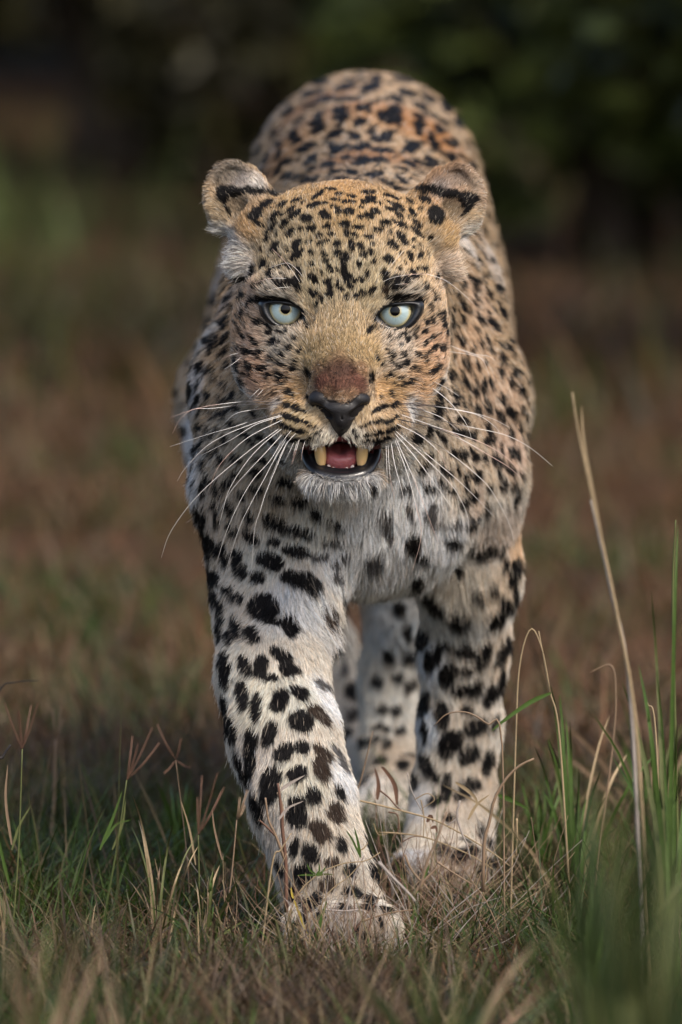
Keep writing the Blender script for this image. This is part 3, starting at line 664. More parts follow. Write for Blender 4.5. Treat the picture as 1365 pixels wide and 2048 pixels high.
TAN = (.50, .36, .20); WHITE = (.72, .70, .67)
SPLAT = [  # px, py, radius px, colour (coat colour, in places with light painted in)
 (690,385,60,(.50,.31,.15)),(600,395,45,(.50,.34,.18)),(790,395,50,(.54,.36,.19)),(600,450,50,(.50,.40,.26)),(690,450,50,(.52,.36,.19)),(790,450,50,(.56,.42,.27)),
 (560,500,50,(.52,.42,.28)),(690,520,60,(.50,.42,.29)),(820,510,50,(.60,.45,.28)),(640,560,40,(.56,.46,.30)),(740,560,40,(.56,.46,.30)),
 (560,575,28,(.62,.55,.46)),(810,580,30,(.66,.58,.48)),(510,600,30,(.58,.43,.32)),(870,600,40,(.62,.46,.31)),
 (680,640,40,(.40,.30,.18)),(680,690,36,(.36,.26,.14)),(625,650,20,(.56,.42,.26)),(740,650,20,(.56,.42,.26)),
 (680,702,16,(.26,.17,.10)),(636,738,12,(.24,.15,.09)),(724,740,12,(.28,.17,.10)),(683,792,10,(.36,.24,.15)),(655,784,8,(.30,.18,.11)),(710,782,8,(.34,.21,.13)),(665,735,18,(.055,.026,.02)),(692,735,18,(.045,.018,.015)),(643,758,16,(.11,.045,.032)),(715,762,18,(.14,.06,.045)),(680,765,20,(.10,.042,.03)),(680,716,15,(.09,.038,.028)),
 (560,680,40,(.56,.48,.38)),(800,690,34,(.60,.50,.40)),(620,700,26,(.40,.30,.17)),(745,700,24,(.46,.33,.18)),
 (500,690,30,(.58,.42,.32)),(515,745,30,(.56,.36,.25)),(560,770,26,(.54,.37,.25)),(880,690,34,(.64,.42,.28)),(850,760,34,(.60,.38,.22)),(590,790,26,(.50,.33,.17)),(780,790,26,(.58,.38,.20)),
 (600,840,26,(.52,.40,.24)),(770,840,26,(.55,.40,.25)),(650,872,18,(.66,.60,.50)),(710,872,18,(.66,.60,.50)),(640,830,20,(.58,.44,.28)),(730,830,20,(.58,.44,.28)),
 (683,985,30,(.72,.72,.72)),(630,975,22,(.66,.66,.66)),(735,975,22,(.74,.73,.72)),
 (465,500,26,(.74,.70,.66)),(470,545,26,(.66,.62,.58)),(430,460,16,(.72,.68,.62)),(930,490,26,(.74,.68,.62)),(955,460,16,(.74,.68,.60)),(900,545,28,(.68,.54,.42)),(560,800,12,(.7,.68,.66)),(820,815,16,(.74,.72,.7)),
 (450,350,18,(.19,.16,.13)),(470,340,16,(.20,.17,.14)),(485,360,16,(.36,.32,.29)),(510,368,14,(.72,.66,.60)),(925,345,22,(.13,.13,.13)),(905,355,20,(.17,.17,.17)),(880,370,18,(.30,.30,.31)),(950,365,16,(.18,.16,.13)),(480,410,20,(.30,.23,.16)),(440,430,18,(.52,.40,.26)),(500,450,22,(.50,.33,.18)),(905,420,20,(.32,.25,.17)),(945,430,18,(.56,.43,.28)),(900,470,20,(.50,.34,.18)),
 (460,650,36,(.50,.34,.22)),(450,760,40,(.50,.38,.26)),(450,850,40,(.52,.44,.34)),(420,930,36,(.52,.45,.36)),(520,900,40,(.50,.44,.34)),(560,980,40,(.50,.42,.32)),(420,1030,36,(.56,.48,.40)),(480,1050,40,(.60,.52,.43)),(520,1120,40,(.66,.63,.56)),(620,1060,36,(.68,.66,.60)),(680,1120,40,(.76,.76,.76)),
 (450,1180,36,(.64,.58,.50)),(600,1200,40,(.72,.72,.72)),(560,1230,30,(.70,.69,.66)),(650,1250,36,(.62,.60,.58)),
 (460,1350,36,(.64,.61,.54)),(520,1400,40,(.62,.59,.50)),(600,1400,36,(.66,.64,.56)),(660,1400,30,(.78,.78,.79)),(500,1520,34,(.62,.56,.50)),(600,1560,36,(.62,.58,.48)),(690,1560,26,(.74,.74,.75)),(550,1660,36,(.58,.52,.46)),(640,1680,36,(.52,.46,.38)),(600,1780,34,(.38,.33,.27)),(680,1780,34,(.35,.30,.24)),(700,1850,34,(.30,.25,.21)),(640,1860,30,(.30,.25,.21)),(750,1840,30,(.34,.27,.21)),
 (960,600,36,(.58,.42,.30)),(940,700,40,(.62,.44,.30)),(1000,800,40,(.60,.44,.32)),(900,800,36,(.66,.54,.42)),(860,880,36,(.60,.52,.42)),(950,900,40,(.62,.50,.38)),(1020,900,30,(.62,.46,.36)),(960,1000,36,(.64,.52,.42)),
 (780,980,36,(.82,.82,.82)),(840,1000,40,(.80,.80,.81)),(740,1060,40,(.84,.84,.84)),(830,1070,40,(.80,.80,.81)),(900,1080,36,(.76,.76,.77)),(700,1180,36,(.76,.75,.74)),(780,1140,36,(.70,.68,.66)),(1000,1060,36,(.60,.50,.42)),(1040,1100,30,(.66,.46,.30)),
 (940,1180,36,(.56,.50,.42)),(1000,1180,36,(.62,.50,.38)),(900,1240,36,(.54,.54,.52)),(1000,1300,36,(.62,.51,.40)),(860,1320,26,(.66,.70,.76)),(940,1330,30,(.60,.54,.47)),(850,1450,26,(.64,.69,.76)),(940,1450,36,(.60,.53,.45)),(980,1560,36,(.60,.50,.40)),(850,1600,26,(.58,.58,.60)),(900,1600,36,(.54,.46,.38)),(920,1720,40,(.36,.28,.22)),(880,1780,40,(.28,.22,.18)),(820,1720,26,(.56,.56,.58)),(990,1680,20,(.70,.62,.54)),  # bluish entries paint the cool light on this foreleg's inner side
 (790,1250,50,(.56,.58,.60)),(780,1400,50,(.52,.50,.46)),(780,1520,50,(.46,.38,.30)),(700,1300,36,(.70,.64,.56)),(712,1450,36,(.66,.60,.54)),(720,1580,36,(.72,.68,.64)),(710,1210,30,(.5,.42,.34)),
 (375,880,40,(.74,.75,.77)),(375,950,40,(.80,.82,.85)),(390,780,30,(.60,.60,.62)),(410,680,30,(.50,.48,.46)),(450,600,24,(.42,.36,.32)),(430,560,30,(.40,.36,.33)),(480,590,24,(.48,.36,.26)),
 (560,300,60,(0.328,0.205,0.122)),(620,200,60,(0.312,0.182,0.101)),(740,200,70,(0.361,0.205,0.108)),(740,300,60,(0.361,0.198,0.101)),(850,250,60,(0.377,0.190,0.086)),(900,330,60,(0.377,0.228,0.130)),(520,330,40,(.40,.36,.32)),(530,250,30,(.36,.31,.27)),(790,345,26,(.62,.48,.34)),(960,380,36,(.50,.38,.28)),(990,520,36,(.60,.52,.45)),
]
SPC, SPR, SPK = [], [], []
for px, py, r, col in SPLAT:
    i = skin(px, py)
    if i is None: continue
    SPC.append(BV[i]); SPR.append(r / 2400 * BPZ[i] / 12.045); SPK.append(col)
SPC = np.array(SPC); SPR = np.array(SPR); SPK = np.array(SPK)

def coat_colour(P, N):
    """base coat colour at skin points"""
    z = P[:, 2]
    back = np.clip(N[:, 2] * .9 + .45, 0, 1)
    up = np.clip((z - .25) / .25, 0, 1)
    base = np.array([.42, .30, .19])[None] * (back * up)[:, None] + (np.array([.64, .58, .50])[None] * (1 - up)[:, None] + np.array([.52, .40, .27])[None] * up[:, None]) * (1 - back * up)[:, None]
    under = np.clip(-N[:, 2] * 1.5, 0, 1)[:, None]
    base = base * (1 - under) + np.array([.74, .72, .68]) * under
    w = np.full(len(P), .04); acc = base * .04
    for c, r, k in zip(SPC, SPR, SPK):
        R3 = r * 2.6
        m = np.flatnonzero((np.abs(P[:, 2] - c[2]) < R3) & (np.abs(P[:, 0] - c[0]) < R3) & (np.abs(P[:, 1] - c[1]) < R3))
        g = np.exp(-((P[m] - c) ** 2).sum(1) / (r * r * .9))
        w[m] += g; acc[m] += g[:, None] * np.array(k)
    acc = acc / w[:, None]
    lum = acc.mean(1, keepdims=True)
    return np.clip(lum + (acc - lum) * 1.08, .01, .95) * .96

def spot_mask(P, N, jit):
    """0..1 coverage by spots, and which colour; jit roughens the outline"""
    o = np.argsort(P[:, 2]); Z = P[o, 2]
    cov = np.zeros(len(P)); kind = np.zeros(len(P), np.int8)
    Q = P + vnoise3(P, .006, 5) * .0014 + jit
    for c, A, r, k in zip(SC, SA, SR, SCOL):
        a, b = np.searchsorted(Z, (c[2] - r, c[2] + r))
        ii = o[a:b]
        ii = ii[(np.abs(P[ii, 0] - c[0]) < r) & (np.abs(P[ii, 1] - c[1]) < r)]
        if not len(ii): continue
        d = np.linalg.norm((Q[ii] - c) @ A.T, axis=1)
        v = np.clip((1.08 - d) / .16, 0, 1)
        m = v > cov[ii]
        cov[ii[m]] = v[m]; kind[ii[m]] = k
    return cov, kind

def coat(P, N, jit=0.0):
    base = coat_colour(P, N)
    cov, kind = spot_mask(P, N, jit)
    pal = np.stack([BLACK, GREY, BROWN])[kind]
    return base * (1 - cov[:, None]) + pal * cov[:, None], cov

# outlines on the face (reference pixels) where skin is bare
EYE_IN = [[(540,610),(557,608),(579,611),(595,617),(603,626),(599,638),(587,647),(572,649.5),(557,646),(546,636),(539,621)],
          [(823,614),(813,611.5),(787,612.5),(769,619),(759,629),(762,637),(772,647),(788,654.5),(803,652),(816,641),(824.5,624)]]
EYE_OUT = [[(523,605),(553,600),(582,603),(602,612),(612,628),(616,646),(598,652),(570,656),(547,650),(531,635),(524,618)],
           [(842,606),(815,602.5),(785,604),(762,613),(750,628),(746,650),(771,659),(795,662),(819,655),(836,636),(843,618)]]
NOSE_OUT = [(622,803),(627,795),(640,787),(655,796),(683,806),(708,796),(722,794),(732,798),(738,806),(722,822),(708,840),(695,862),(683,868),(672,862),(656,836),(640,822)]
MOUTH_OUT = [(604,886),(640,890),(683,872),(725,890),(762,886),(764,915),(752,936),(722,952),(683,961),(645,952),(614,938),(604,915)]

def inpoly(px, py, poly):
    c = np.zeros(len(px), bool)
    n = len(poly)
    for i in range(n):
        x1, y1 = poly[i]; x2, y2 = poly[(i + 1) % n]
        if y1 == y2: continue
        m = ((y1 > py) != (y2 > py)) & (px < (x2 - x1) * (py - y1) / (y2 - y1) + x1)
        c ^= m
    return c

def bare(px, py, y):
    m = np.zeros(len(px), bool)
    for p in EYE_OUT + [NOSE_OUT, MOUTH_OUT]:
        m |= inpoly(px, py, p)
    return m & (y < .06)

base_col, _cov = coat(BV, BN)
mouth = inpoly(BPX, BPY, MOUTH_OUT) & (BV[:, 1] < .06)
base_col[mouth] = (.10, .02, .02)
eyes_m = np.zeros(len(BV), bool)
for p in EYE_OUT: eyes_m |= inpoly(BPX, BPY, p) & (BV[:, 1] < .06)
base_col[eyes_m] = (.012, .012, .013)
base_col[inpoly(BPX, BPY, NOSE_OUT) & (BV[:, 1] < .0)] = (.02, .017, .017)
# dark tear line at the inner corners, dark folds beside the nostrils
# ------------------------------------------------------------------ the leopard
root = empty("leopard", (0.02, 0.35, 0.0))
tag(root, "leopard with pale eyes and half open mouth walking head on through the grass", "leopard")

m_skin, N_, L_, b_ = mat_new("coat_skin")
at = N_.new("ShaderNodeAttribute"); at.attribute_name = "tint"
nz = N_.new("ShaderNodeTexNoise"); nz.inputs["Scale"].default_value = 500
mx = N_.new("ShaderNodeMix"); mx.data_type = 'RGBA'; mx.blend_type = 'MULTIPLY'; mx.inputs[0].default_value = .4
L_.new(at.outputs["Color"], mx.inputs[6]); L_.new(nz.outputs["Fac"], mx.inputs[7]); L_.new(mx.outputs[2], b_.inputs["Base Color"])
b_.inputs["Roughness"].default_value = .8; b_.inputs["Specular IOR Level"].default_value = .2
body = mesh_obj("body", BV, BF, m_skin, root, cols=base_col)

# fur
tri = np.concatenate([BF[:, [0, 1, 2]], BF[:, [0, 2, 3]]])
tc = BV[tri].mean(1)
area = np.linalg.norm(np.cross(BV[tri[:, 1]] - BV[tri[:, 0]], BV[tri[:, 2]] - BV[tri[:, 0]]), axis=1) * .5
tn = nrm(BN[tri].sum(1))
fc = ((CAM - tc) * tn).sum(1) / 12.0
HC = H(0, -20, 0)
dh = np.linalg.norm((tc - H(0, 0, -60)) * [1, .9, .8], axis=1)
dens = np.where(fc > -.25, 1.0, .18)
dens = dens * np.where(dh < .14, 3.0, np.where(tc[:, 1] < .5, 1.6, .75))
dens[(tc[:, 1] > 1.35)] = .15
NF = 560000
pr = area * dens; pr /= pr.sum()
ti = rng.choice(len(tri), NF, p=pr)
u1 = rng.random(NF); u2 = rng.random(NF); s1 = np.sqrt(u1)
wa, wb, wc = 1 - s1, s1 * (1 - u2), s1 * u2
RP = BV[tri[ti, 0]] * wa[:, None] + BV[tri[ti, 1]] * wb[:, None] + BV[tri[ti, 2]] * wc[:, None]
RN = nrm(BN[tri[ti, 0]] * wa[:, None] + BN[tri[ti, 1]] * wb[:, None] + BN[tri[ti, 2]] * wc[:, None])
px, py, _ = PRJ(RP)
ok = ~bare(px, py, RP[:, 1])
RP, RN, px, py = RP[ok], RN[ok], px[ok], py[ok]
n = len(RP)

def near(cx, cy, r, y=None, yr=.12):
    """soft mask around the skin point under a reference position"""
    i = skin(cx, cy); c = BV[i]
    return np.exp(-((RP - c) ** 2).sum(1) / (R(r) ** 2))

# head weight
hd = np.linalg.norm((RP - H(0, -20, -70)) * [1, .75, .75], axis=1)
wh = np.clip((.155 - hd) / .05, 0, 1)
wh[(RP[:, 2] < H(0, -365, 0)[2])] = 0
nose_c = H(0, -150, 60)
Dh = nrm(RP - nose_c)
# body flow: back and down, down the legs and chest, sideways out over the shoulders
leg = np.clip((.34 - RP[:, 2]) / .06, 0, 1)
Dt = np.stack([np.sign(RP[:, 0]) * .05, np.full(n, .95), np.full(n, -.35)], 1)
fr = np.clip(-RN[:, 1] * 1.4, 0, 1)
Dt = Dt * (1 - fr[:, None]) + fr[:, None] * np.stack([(RP[:, 0] - .015) * 3.2, np.full(n, .1), np.full(n, -1.0)], 1)
Dl = np.stack([(RP[:, 0] - .0) * .6, np.full(n, .18), np.full(n, -1.0)], 1)
Dir = Dt * (1 - leg[:, None]) + Dl * leg[:, None]
Dir = Dir * (1 - wh[:, None]) + Dh * wh[:, None]
Dir = nrm(Dir) + vnoise3(RP, .03, 31) * .18 + vnoise3(RP, .008, 41) * .20 + rng.normal(0, .09, (n, 3))
# ear fur points to the ear edge
for cx, cy, ox in ((480, 400, -1), (905, 400, 1)):
    w = np.clip(near(cx, cy - 25, 55) * 1.5, 0, 1)[:, None]
    Dir = Dir * (1 - w) + w * (np.array([ox * .45, .1, .8]) + rng.normal(0, .18, (n, 3)))
for cx, cy, r, ox in ((462,505,34,-1),(448,468,22,-1),(475,550,30,-1),(928,500,34,1),(950,468,22,1),(912,550,30,1)):
    w = np.clip(near(cx, cy, r) * 1.5, 0, 1)[:, None]
    Dir = Dir * (1 - w) + w * (np.array([ox, .1, -.28]) + rng.normal(0, .22, (n, 3)))
T = nrm(Dir - RN * (Dir * RN).sum(1)[:, None])

# length, metres
LEN = np.full(n, .0098)
LEN = np.where(RP[:, 2] < .33, .0088, LEN)
LEN = LEN + .010 * np.clip(-RN[:, 2], 0, 1) * (1 - wh)
LEN = LEN * (1 - wh) + wh * .0075
def setlen(cx, cy, r, v, g=1.3):
    global LEN
    w = np.clip(near(cx, cy, r) * g, 0, 1)
    LEN = LEN * (1 - w) + v * w
for a in ((680,690,75,.0042),(620,760,45,.0045),(745,760,45,.0045),(680,750,40,.0034),(600,830,50,.0036),(765,830,50,.0036),(645,860,28,.0055),(720,860,28,.0055),
          (560,590,24,.0085),(815,590,24,.0085),(565,668,26,.0048),(800,672,26,.0048),(510,720,40,.008),(870,720,40,.008),
          (640,970,40,.015),(683,985,35,.015),(730,970,40,.015),(690,385,75,.0036),(590,420,55,.0042),(790,420,55,.0042),(690,470,80,.0046),(690,550,60,.0050),(600,520,50,.0055),(790,520,50,.0055),(460,370,60,.0034),(925,370,60,.0034),(430,430,30,.005),(960,430,30,.005),(500,430,40,.005),(880,430,40,.005),
          (520,800,40,.016),(840,800,40,.018),(700,1160,60,.022),(780,1140,70,.023),(860,1150,60,.021),(760,1060,60,.015),(840,1080,70,.015),(640,1220,50,.026),(680,1300,40,.020),(920,1180,60,.022),
          (590,1200,40,.020),(700,1420,40,.016),(650,1560,50,.011),(670,1700,60,.008),(680,1840,60,.007),(900,1780,60,.007)):
    setlen(*a)
tuft = np.zeros(n)
for cx, cy, r in ((465,510,28),(445,470,18),(475,550,26),(925,505,28),(948,472,18),(910,550,26)):
    w = np.clip(near(cx, cy, r) * 1.3, 0, 1); tuft = np.maximum(tuft, w)
    LEN = LEN * (1 - w) + w * .016
LIFT = np.full(n, .34) + .25 * tuft
LIFT = np.where((wh > .5) & (tuft < .2), .30, LIFT)
LEN *= rng.uniform(.62, 1.15, n)
# some long guard hairs
gh = rng.random(n) < .02
LEN[gh & (wh < .6)] *= 1.5

K = 5
tt = np.linspace(0, 1, K)
clump = nrm(vnoise3(RP, .0055, 77) + 1e-6) * .20
curl = rng.normal(0, .08, (n, 3))
PTS = np.empty((n, K, 3), np.float32)
for k, t in enumerate(tt):
    d = T * (t * np.cos(LIFT))[:, None] + RN * (np.sin(LIFT) * (t - .45 * t * t))[:, None] + (clump + curl) * (t * t * .8)[()] * 1.0
    d[:, 2] -= .10 * t * t * (1 - wh)
    PTS[:, k] = RP + d * LEN[:, None]
RADI = (rng.uniform(.00014, .00021, n)[:, None] * np.array([1.0, 1.0, .85, .6, .18])[None]).astype(np.float32)
RADI *= np.where(wh > .5, .9, 1.15)[:, None].astype(np.float32)
RADI *= np.where(RP[:, 1] > .6, 1.7, 1.0)[:, None].astype(np.float32)
mid = (PTS[:, 1] * .5 + PTS[:, 2] * .5).astype(float)
fcol, fcov = coat(mid, RN, rng.normal(0, .0006, (n, 3)))
pm = np.clip(near(680, 745, 40) * 1.4, 0, 1)[:, None]
fcol = fcol * (1 + pm * (vnoise(RP, .0022, 88)[:, None] * .9))
# strand to strand variation, dark-tipped (agouti) hairs on the upper coat
v = rng.normal(1, 1, n)[:, None] * (.18 + .18 * wh[:, None]) + 1 - (.18 + .18 * wh[:, None])
fcol = fcol * np.clip(v, .5, 1.5)
warm = rng.normal(0, .05, n)
fcol[:, 0] *= 1 + warm; fcol[:, 2] *= 1 - warm
ag = (rng.random(n) < .11 + .15 * (wh > .5)) & (fcov < .3) & (RP[:, 2] > .35)
fcol[ag] *= .42
pale = (rng.random(n) < .10) & (fcov < .3) & (fcol[:, 0] > .30)
fcol[pale] = fcol[pale] * .5 + np.array([.42, .40, .36])
wl2 = (rng.random(n) < .03) & (fcov > .5)
fcol[wl2] = (.30, .26, .21)
fcol = np.clip(fcol, .004, .9)

def fur_object(name, P, Rr, Cc, mat, parent):
    nn, kk = P.shape[:2]
    cu = bpy.data.hair_curves.new(name)
    cu.add_curves([kk] * nn)
    off = np.array(parent.location[:], np.float32)
    cu.points.foreach_set("position", (P - off).astype(np.float32).ravel())
    ra = cu.attributes.get("radius") or cu.attributes.new("radius", 'FLOAT', 'POINT')
    ra.data.foreach_set("value", Rr.ravel().astype(np.float32))
    ca = cu.attributes.new("fur_tint", 'FLOAT_COLOR', 'CURVE')
    c4 = np.ones((nn, 4), np.float32); c4[:, :3] = Cc
    ca.data.foreach_set("color", c4.ravel())
    cu.materials.append(mat)
    o = bpy.data.objects.new(name, cu)
    C.objects.link(o); o.parent = parent
    return o

m_fur, N_, L_, b_ = mat_new("fur_strands")
at = N_.new("ShaderNodeAttribute"); at.attribute_name = "fur_tint"
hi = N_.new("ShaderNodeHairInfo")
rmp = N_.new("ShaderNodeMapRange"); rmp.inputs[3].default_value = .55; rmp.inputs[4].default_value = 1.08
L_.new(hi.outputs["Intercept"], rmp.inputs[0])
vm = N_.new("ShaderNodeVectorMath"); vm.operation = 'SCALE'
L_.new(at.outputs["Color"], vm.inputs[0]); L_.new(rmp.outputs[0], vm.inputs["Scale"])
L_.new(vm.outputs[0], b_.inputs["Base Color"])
b_.inputs["Roughness"].default_value = .5; b_.inputs["Specular IOR Level"].default_value = .14
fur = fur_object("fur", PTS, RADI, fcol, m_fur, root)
fur["kind"] = "stuff"
# ------------------------------------------------------------------ eyes
def ray_sphere(px, py, c, r):
    q = W(np.array(float(px)), np.array(float(py)), 0.0) - CAM; q = q / np.linalg.norm(q)
    b = q @ (CAM - c); disc = max(b * b - ((CAM - c) @ (CAM - c) - r * r), 0)
    return CAM + q * (-b - math.sqrt(disc))

def uv_sphere(c, r, nu=48, nv=32, fwd=None, cap=None):
    """sphere (or a cap of half angle `cap`) about the direction fwd"""
    f = nrm(np.array(fwd if fwd is not None else (0, -1.0, 0)))
    a = nrm(np.cross(f, [0, 0, 1.0])); b = np.cross(a, f)
    mx_ = cap if cap else math.pi
    V = [c + f * r]; F = []
    for i in range(1, nv + 1):
        th = mx_ * i / nv
        for j in range(nu):
            ph = 2 * math.pi * j / nu
            V.append(c + r * (math.cos(th) * f + math.sin(th) * (math.cos(ph) * a + math.sin(ph) * b)))
    for j in range(nu): F.append((0, 1 + j, 1 + (j + 1) % nu))
    for i in range(nv - 1):
        for j in range(nu):
            p = 1 + i * nu
            F.append((p + j, p + nu + j, p + nu + (j + 1) % nu, p + (j + 1) % nu))
    return np.array(V), F

def iris_mat():
    m, N, L, b = mat_new("iris")
    tc = N.new("ShaderNodeTexCoord")
    # object space: x right, z up in the eye's own frame; radius measured from the optical axis
    sep = N.new("ShaderNodeSeparateXYZ"); L.new(tc.outputs["Object"], sep.inputs[0])
    cmb = N.new("ShaderNodeCombineXYZ"); L.new(sep.outputs["X"], cmb.inputs[0]); L.new(sep.outputs["Z"], cmb.inputs[1])
    ln = N.new("ShaderNodeVectorMath"); ln.operation = 'LENGTH'; L.new(cmb.outputs[0], ln.inputs[0])
    dv = N.new("ShaderNodeMath"); dv.operation = 'DIVIDE'; dv.inputs[1].default_value = .0152; L.new(ln.outputs["Value"], dv.inputs[0])
    at2 = N.new("ShaderNodeMath"); at2.operation = 'ARCTAN2'; L.new(sep.outputs["X"], at2.inputs[0]); L.new(sep.outputs["Z"], at2.inputs[1])
    c2 = N.new("ShaderNodeCombineXYZ")
    mu = N.new("ShaderNodeMath"); mu.operation = 'MULTIPLY'; mu.inputs[1].default_value = 14; L.new(at2.outputs[0], mu.inputs[0])
    L.new(mu.outputs[0], c2.inputs[0]); L.new(dv.outputs[0], c2.inputs[1])
    nz = N.new("ShaderNodeTexNoise"); nz.inputs["Scale"].default_value = 1.6; nz.inputs["Detail"].default_value = 8; L.new(c2.outputs[0], nz.inputs["Vector"])
    ad = N.new("ShaderNodeMath"); ad.operation = 'MULTIPLY_ADD'; ad.inputs[1].default_value = .16; L.new(nz.outputs["Fac"], ad.inputs[0]); L.new(dv.outputs[0], ad.inputs[2])
    cr = N.new("ShaderNodeValToRGB"); L.new(ad.outputs[0], cr.inputs[0])
    e = cr.color_ramp.elements
    e[0].position = 0.0; e[0].color = (.16, .11, .05, 1)
    e[1].position = 1.0; e[1].color = (.03, .03, .02, 1)
    for p, c in ((.30, (.12, .08, .035)), (.38, (.36, .32, .17)), (.50, (.30, .41, .44)), (.76, (.37, .48, .49)), (.88, (.50, .45, .24)), (.97, (.10, .08, .04))):
        q = cr.color_ramp.elements.new(p); q.color = (*c, 1)
    mx = N.new("ShaderNodeMix"); mx.data_type = 'RGBA'; mx.blend_type = 'MULTIPLY'; mx.inputs[0].default_value = .75
    L.new(cr.outputs[0], mx.inputs[6]); L.new(nz.outputs["Fac"], mx.inputs[7])
    mm = N.new("ShaderNodeMix"); mm.data_type = 'RGBA'; mm.blend_type = 'ADD'; mm.inputs[0].default_value = .35
    L.new(mx.outputs[2], mm.inputs[6]); L.new(cr.outputs[0], mm.inputs[7])
    L.new(mm.outputs[2], b.inputs["Base Color"])
    b.inputs["Roughness"].default_value = .35; b.inputs["Coat Weight"].default_value = 1; b.inputs["Coat Roughness"].default_value = .01; b.inputs["Coat IOR"].default_value = 1.5
    b.inputs["Subsurface Weight"].default_value = .0
    return m
M_iris = iris_mat()
M_pupil = plain("pupil", (.001, .001, .002), .02, .12, .35)
M_pupil.node_tree.nodes["Principled BSDF"].inputs["Coat IOR"].default_value = 1.42
M_sclera = plain("eyeball", (.03, .025, .02), .1, .6, 1.0, .2)
M_lid = plain("eyelid_skin", (.006, .007, .010), .38, .5, .15, .3, 900, bump=.3)
M_nose = plain("nose_leather", (.009, .008, .009), .5, .35, .05, .35, 1300, bump=.55)
M_lip = plain("lip_skin", (.007, .007, .009), .38, .45, .3, .3, 500, bump=.2)
M_tongue = plain("tongue", (.42, .12, .13), .30, .5, .5, .15, 700, sss=.3, bump=.9)
M_gum = plain("gum", (.42, .30, .32), .3, .5, .4, .2, 300)
M_tooth = plain("tooth", (.74, .50, .23), .25, .5, .5, .12, 120, sss=.15)
M_incisor = plain("incisor", (.62, .50, .44), .3, .5, .4, .15, 200)

ES = .0174
def make_eye(iris_px, pupil_px, inn, out):
    ctr0 = W(np.array(float(iris_px[0])), np.array(float(iris_px[1])), 0)
    c = ctr0 + np.array([0, ES - .0024, 0])
    gaze = nrm(ray_sphere(pupil_px[0], pupil_px[1], c, ES) - c)
    e = empty("eye", tuple((c - np.array(root.location[:])).tolist())); e.parent = root
    def sub(name, V, F, m):
        me = bpy.data.meshes.new(name)
        ax = nrm(np.cross(gaze, [0, 0, 1.0])); up = np.cross(ax, gaze)   # own frame: -y looks out
        L = np.stack([(V - c) @ ax, -(V - c) @ gaze, (V - c) @ up], 1)
        me.from_pydata([tuple(q) for q in L.tolist()], [], F)
        me.polygons.foreach_set("use_smooth", np.ones(len(F), bool)); me.materials.append(m)
        o = bpy.data.objects.new(name, me); C.objects.link(o); o.parent = e
        Mx = Matrix((ax.tolist(), (-gaze).tolist(), up.tolist())).transposed().to_4x4()
        o.matrix_local = Mx
        return o
    V, F = uv_sphere(c, ES, fwd=gaze); sub("eyeball", V, F, M_sclera)
    V, F = uv_sphere(c, ES * 1.004, 64, 24, gaze, math.asin(.0150 / ES)); sub("iris", V, F, M_iris)
    V, F = uv_sphere(c, ES * 1.009, 40, 8, gaze, math.asin(.0041 / ES)); sub("pupil", V, F, M_pupil)
    # eyelids: a rounded, wet rim between the two outlines
    n = 64
    def loop(P):
        P = np.array(P + P[:1], float); Q = catmull(P, n + 1)[:n]
        return Q
    A, B = loop(inn), loop(out)
    def arcpar(Q, ref):    # start both loops at their outer corner and go round by angle
        cc = np.array(ref); an = np.arctan2(Q[:, 1] - cc[1], Q[:, 0] - cc[0])
        tgt = np.linspace(-math.pi, math.pi, n, endpoint=False)
        o = np.argsort(an); an2 = np.concatenate([an[o] - 2*math.pi, an[o], an[o] + 2*math.pi])
        X = np.concatenate([Q[o, 0]] * 3); Y = np.concatenate([Q[o, 1]] * 3)
        return np.stack([np.interp(tgt, an2, X), np.interp(tgt, an2, Y)], 1)
    ref = np.array(inn).mean(0)
    A = arcpar(A, ref); B = arcpar(B, ref)
    rows = []
    for s_, dy in ((-.06, -.0002), (.0, -.0012), (.18, -.0026), (.45, -.0032), (.75, -.0026), (1.0, -.0008), (1.3, .0005), (1.7, .006)):
        row = []
        for a, b in zip(A, B):
            q = a + (b - a) * s_ if s_ <= 1 else b + nrm(b - a) * (s_ - 1) * 9
            sp = ray_sphere(q[0], q[1], c, ES)
            edge = ray_sphere(a[0], a[1], c, ES)
            y = edge[1] * (1 - max(s_, 0)) + (edge[1] * .45 - .001) * max(s_, 0) if s_ > 0 else sp[1]
            y = min(y + dy, sp[1] - .0010) if s_ > .02 else y + dy
            if s_ > 1.05: y += .002
            row.append(W(np.array(q[0]), np.array(q[1]), y))
        rows.append(row)
    V = np.array(rows).reshape(-1, 3); F = []
    for i in range(len(rows) - 1):
        for j in range(n):
            F.append((i*n+j, i*n+(j+1) % n, (i+1)*n+(j+1) % n, (i+1)*n+j))
    mesh_obj("eyelid", V, F, M_lid, root)
make_eye((570, 622), (571.5, 618), EYE_IN[0], EYE_OUT[0])
make_eye((792, 627), (790.5, 622), EYE_IN[1], EYE_OUT[1])

# ------------------------------------------------------------------ nose, mouth, teeth
def sdf_part(name, build, h, mat, parent=None):
    global PR
    keep = PR; PR = []
    build()
    V, F = surface(PR, h)
    PR = keep
    return mesh_obj(name, V, F, mat, parent or root)

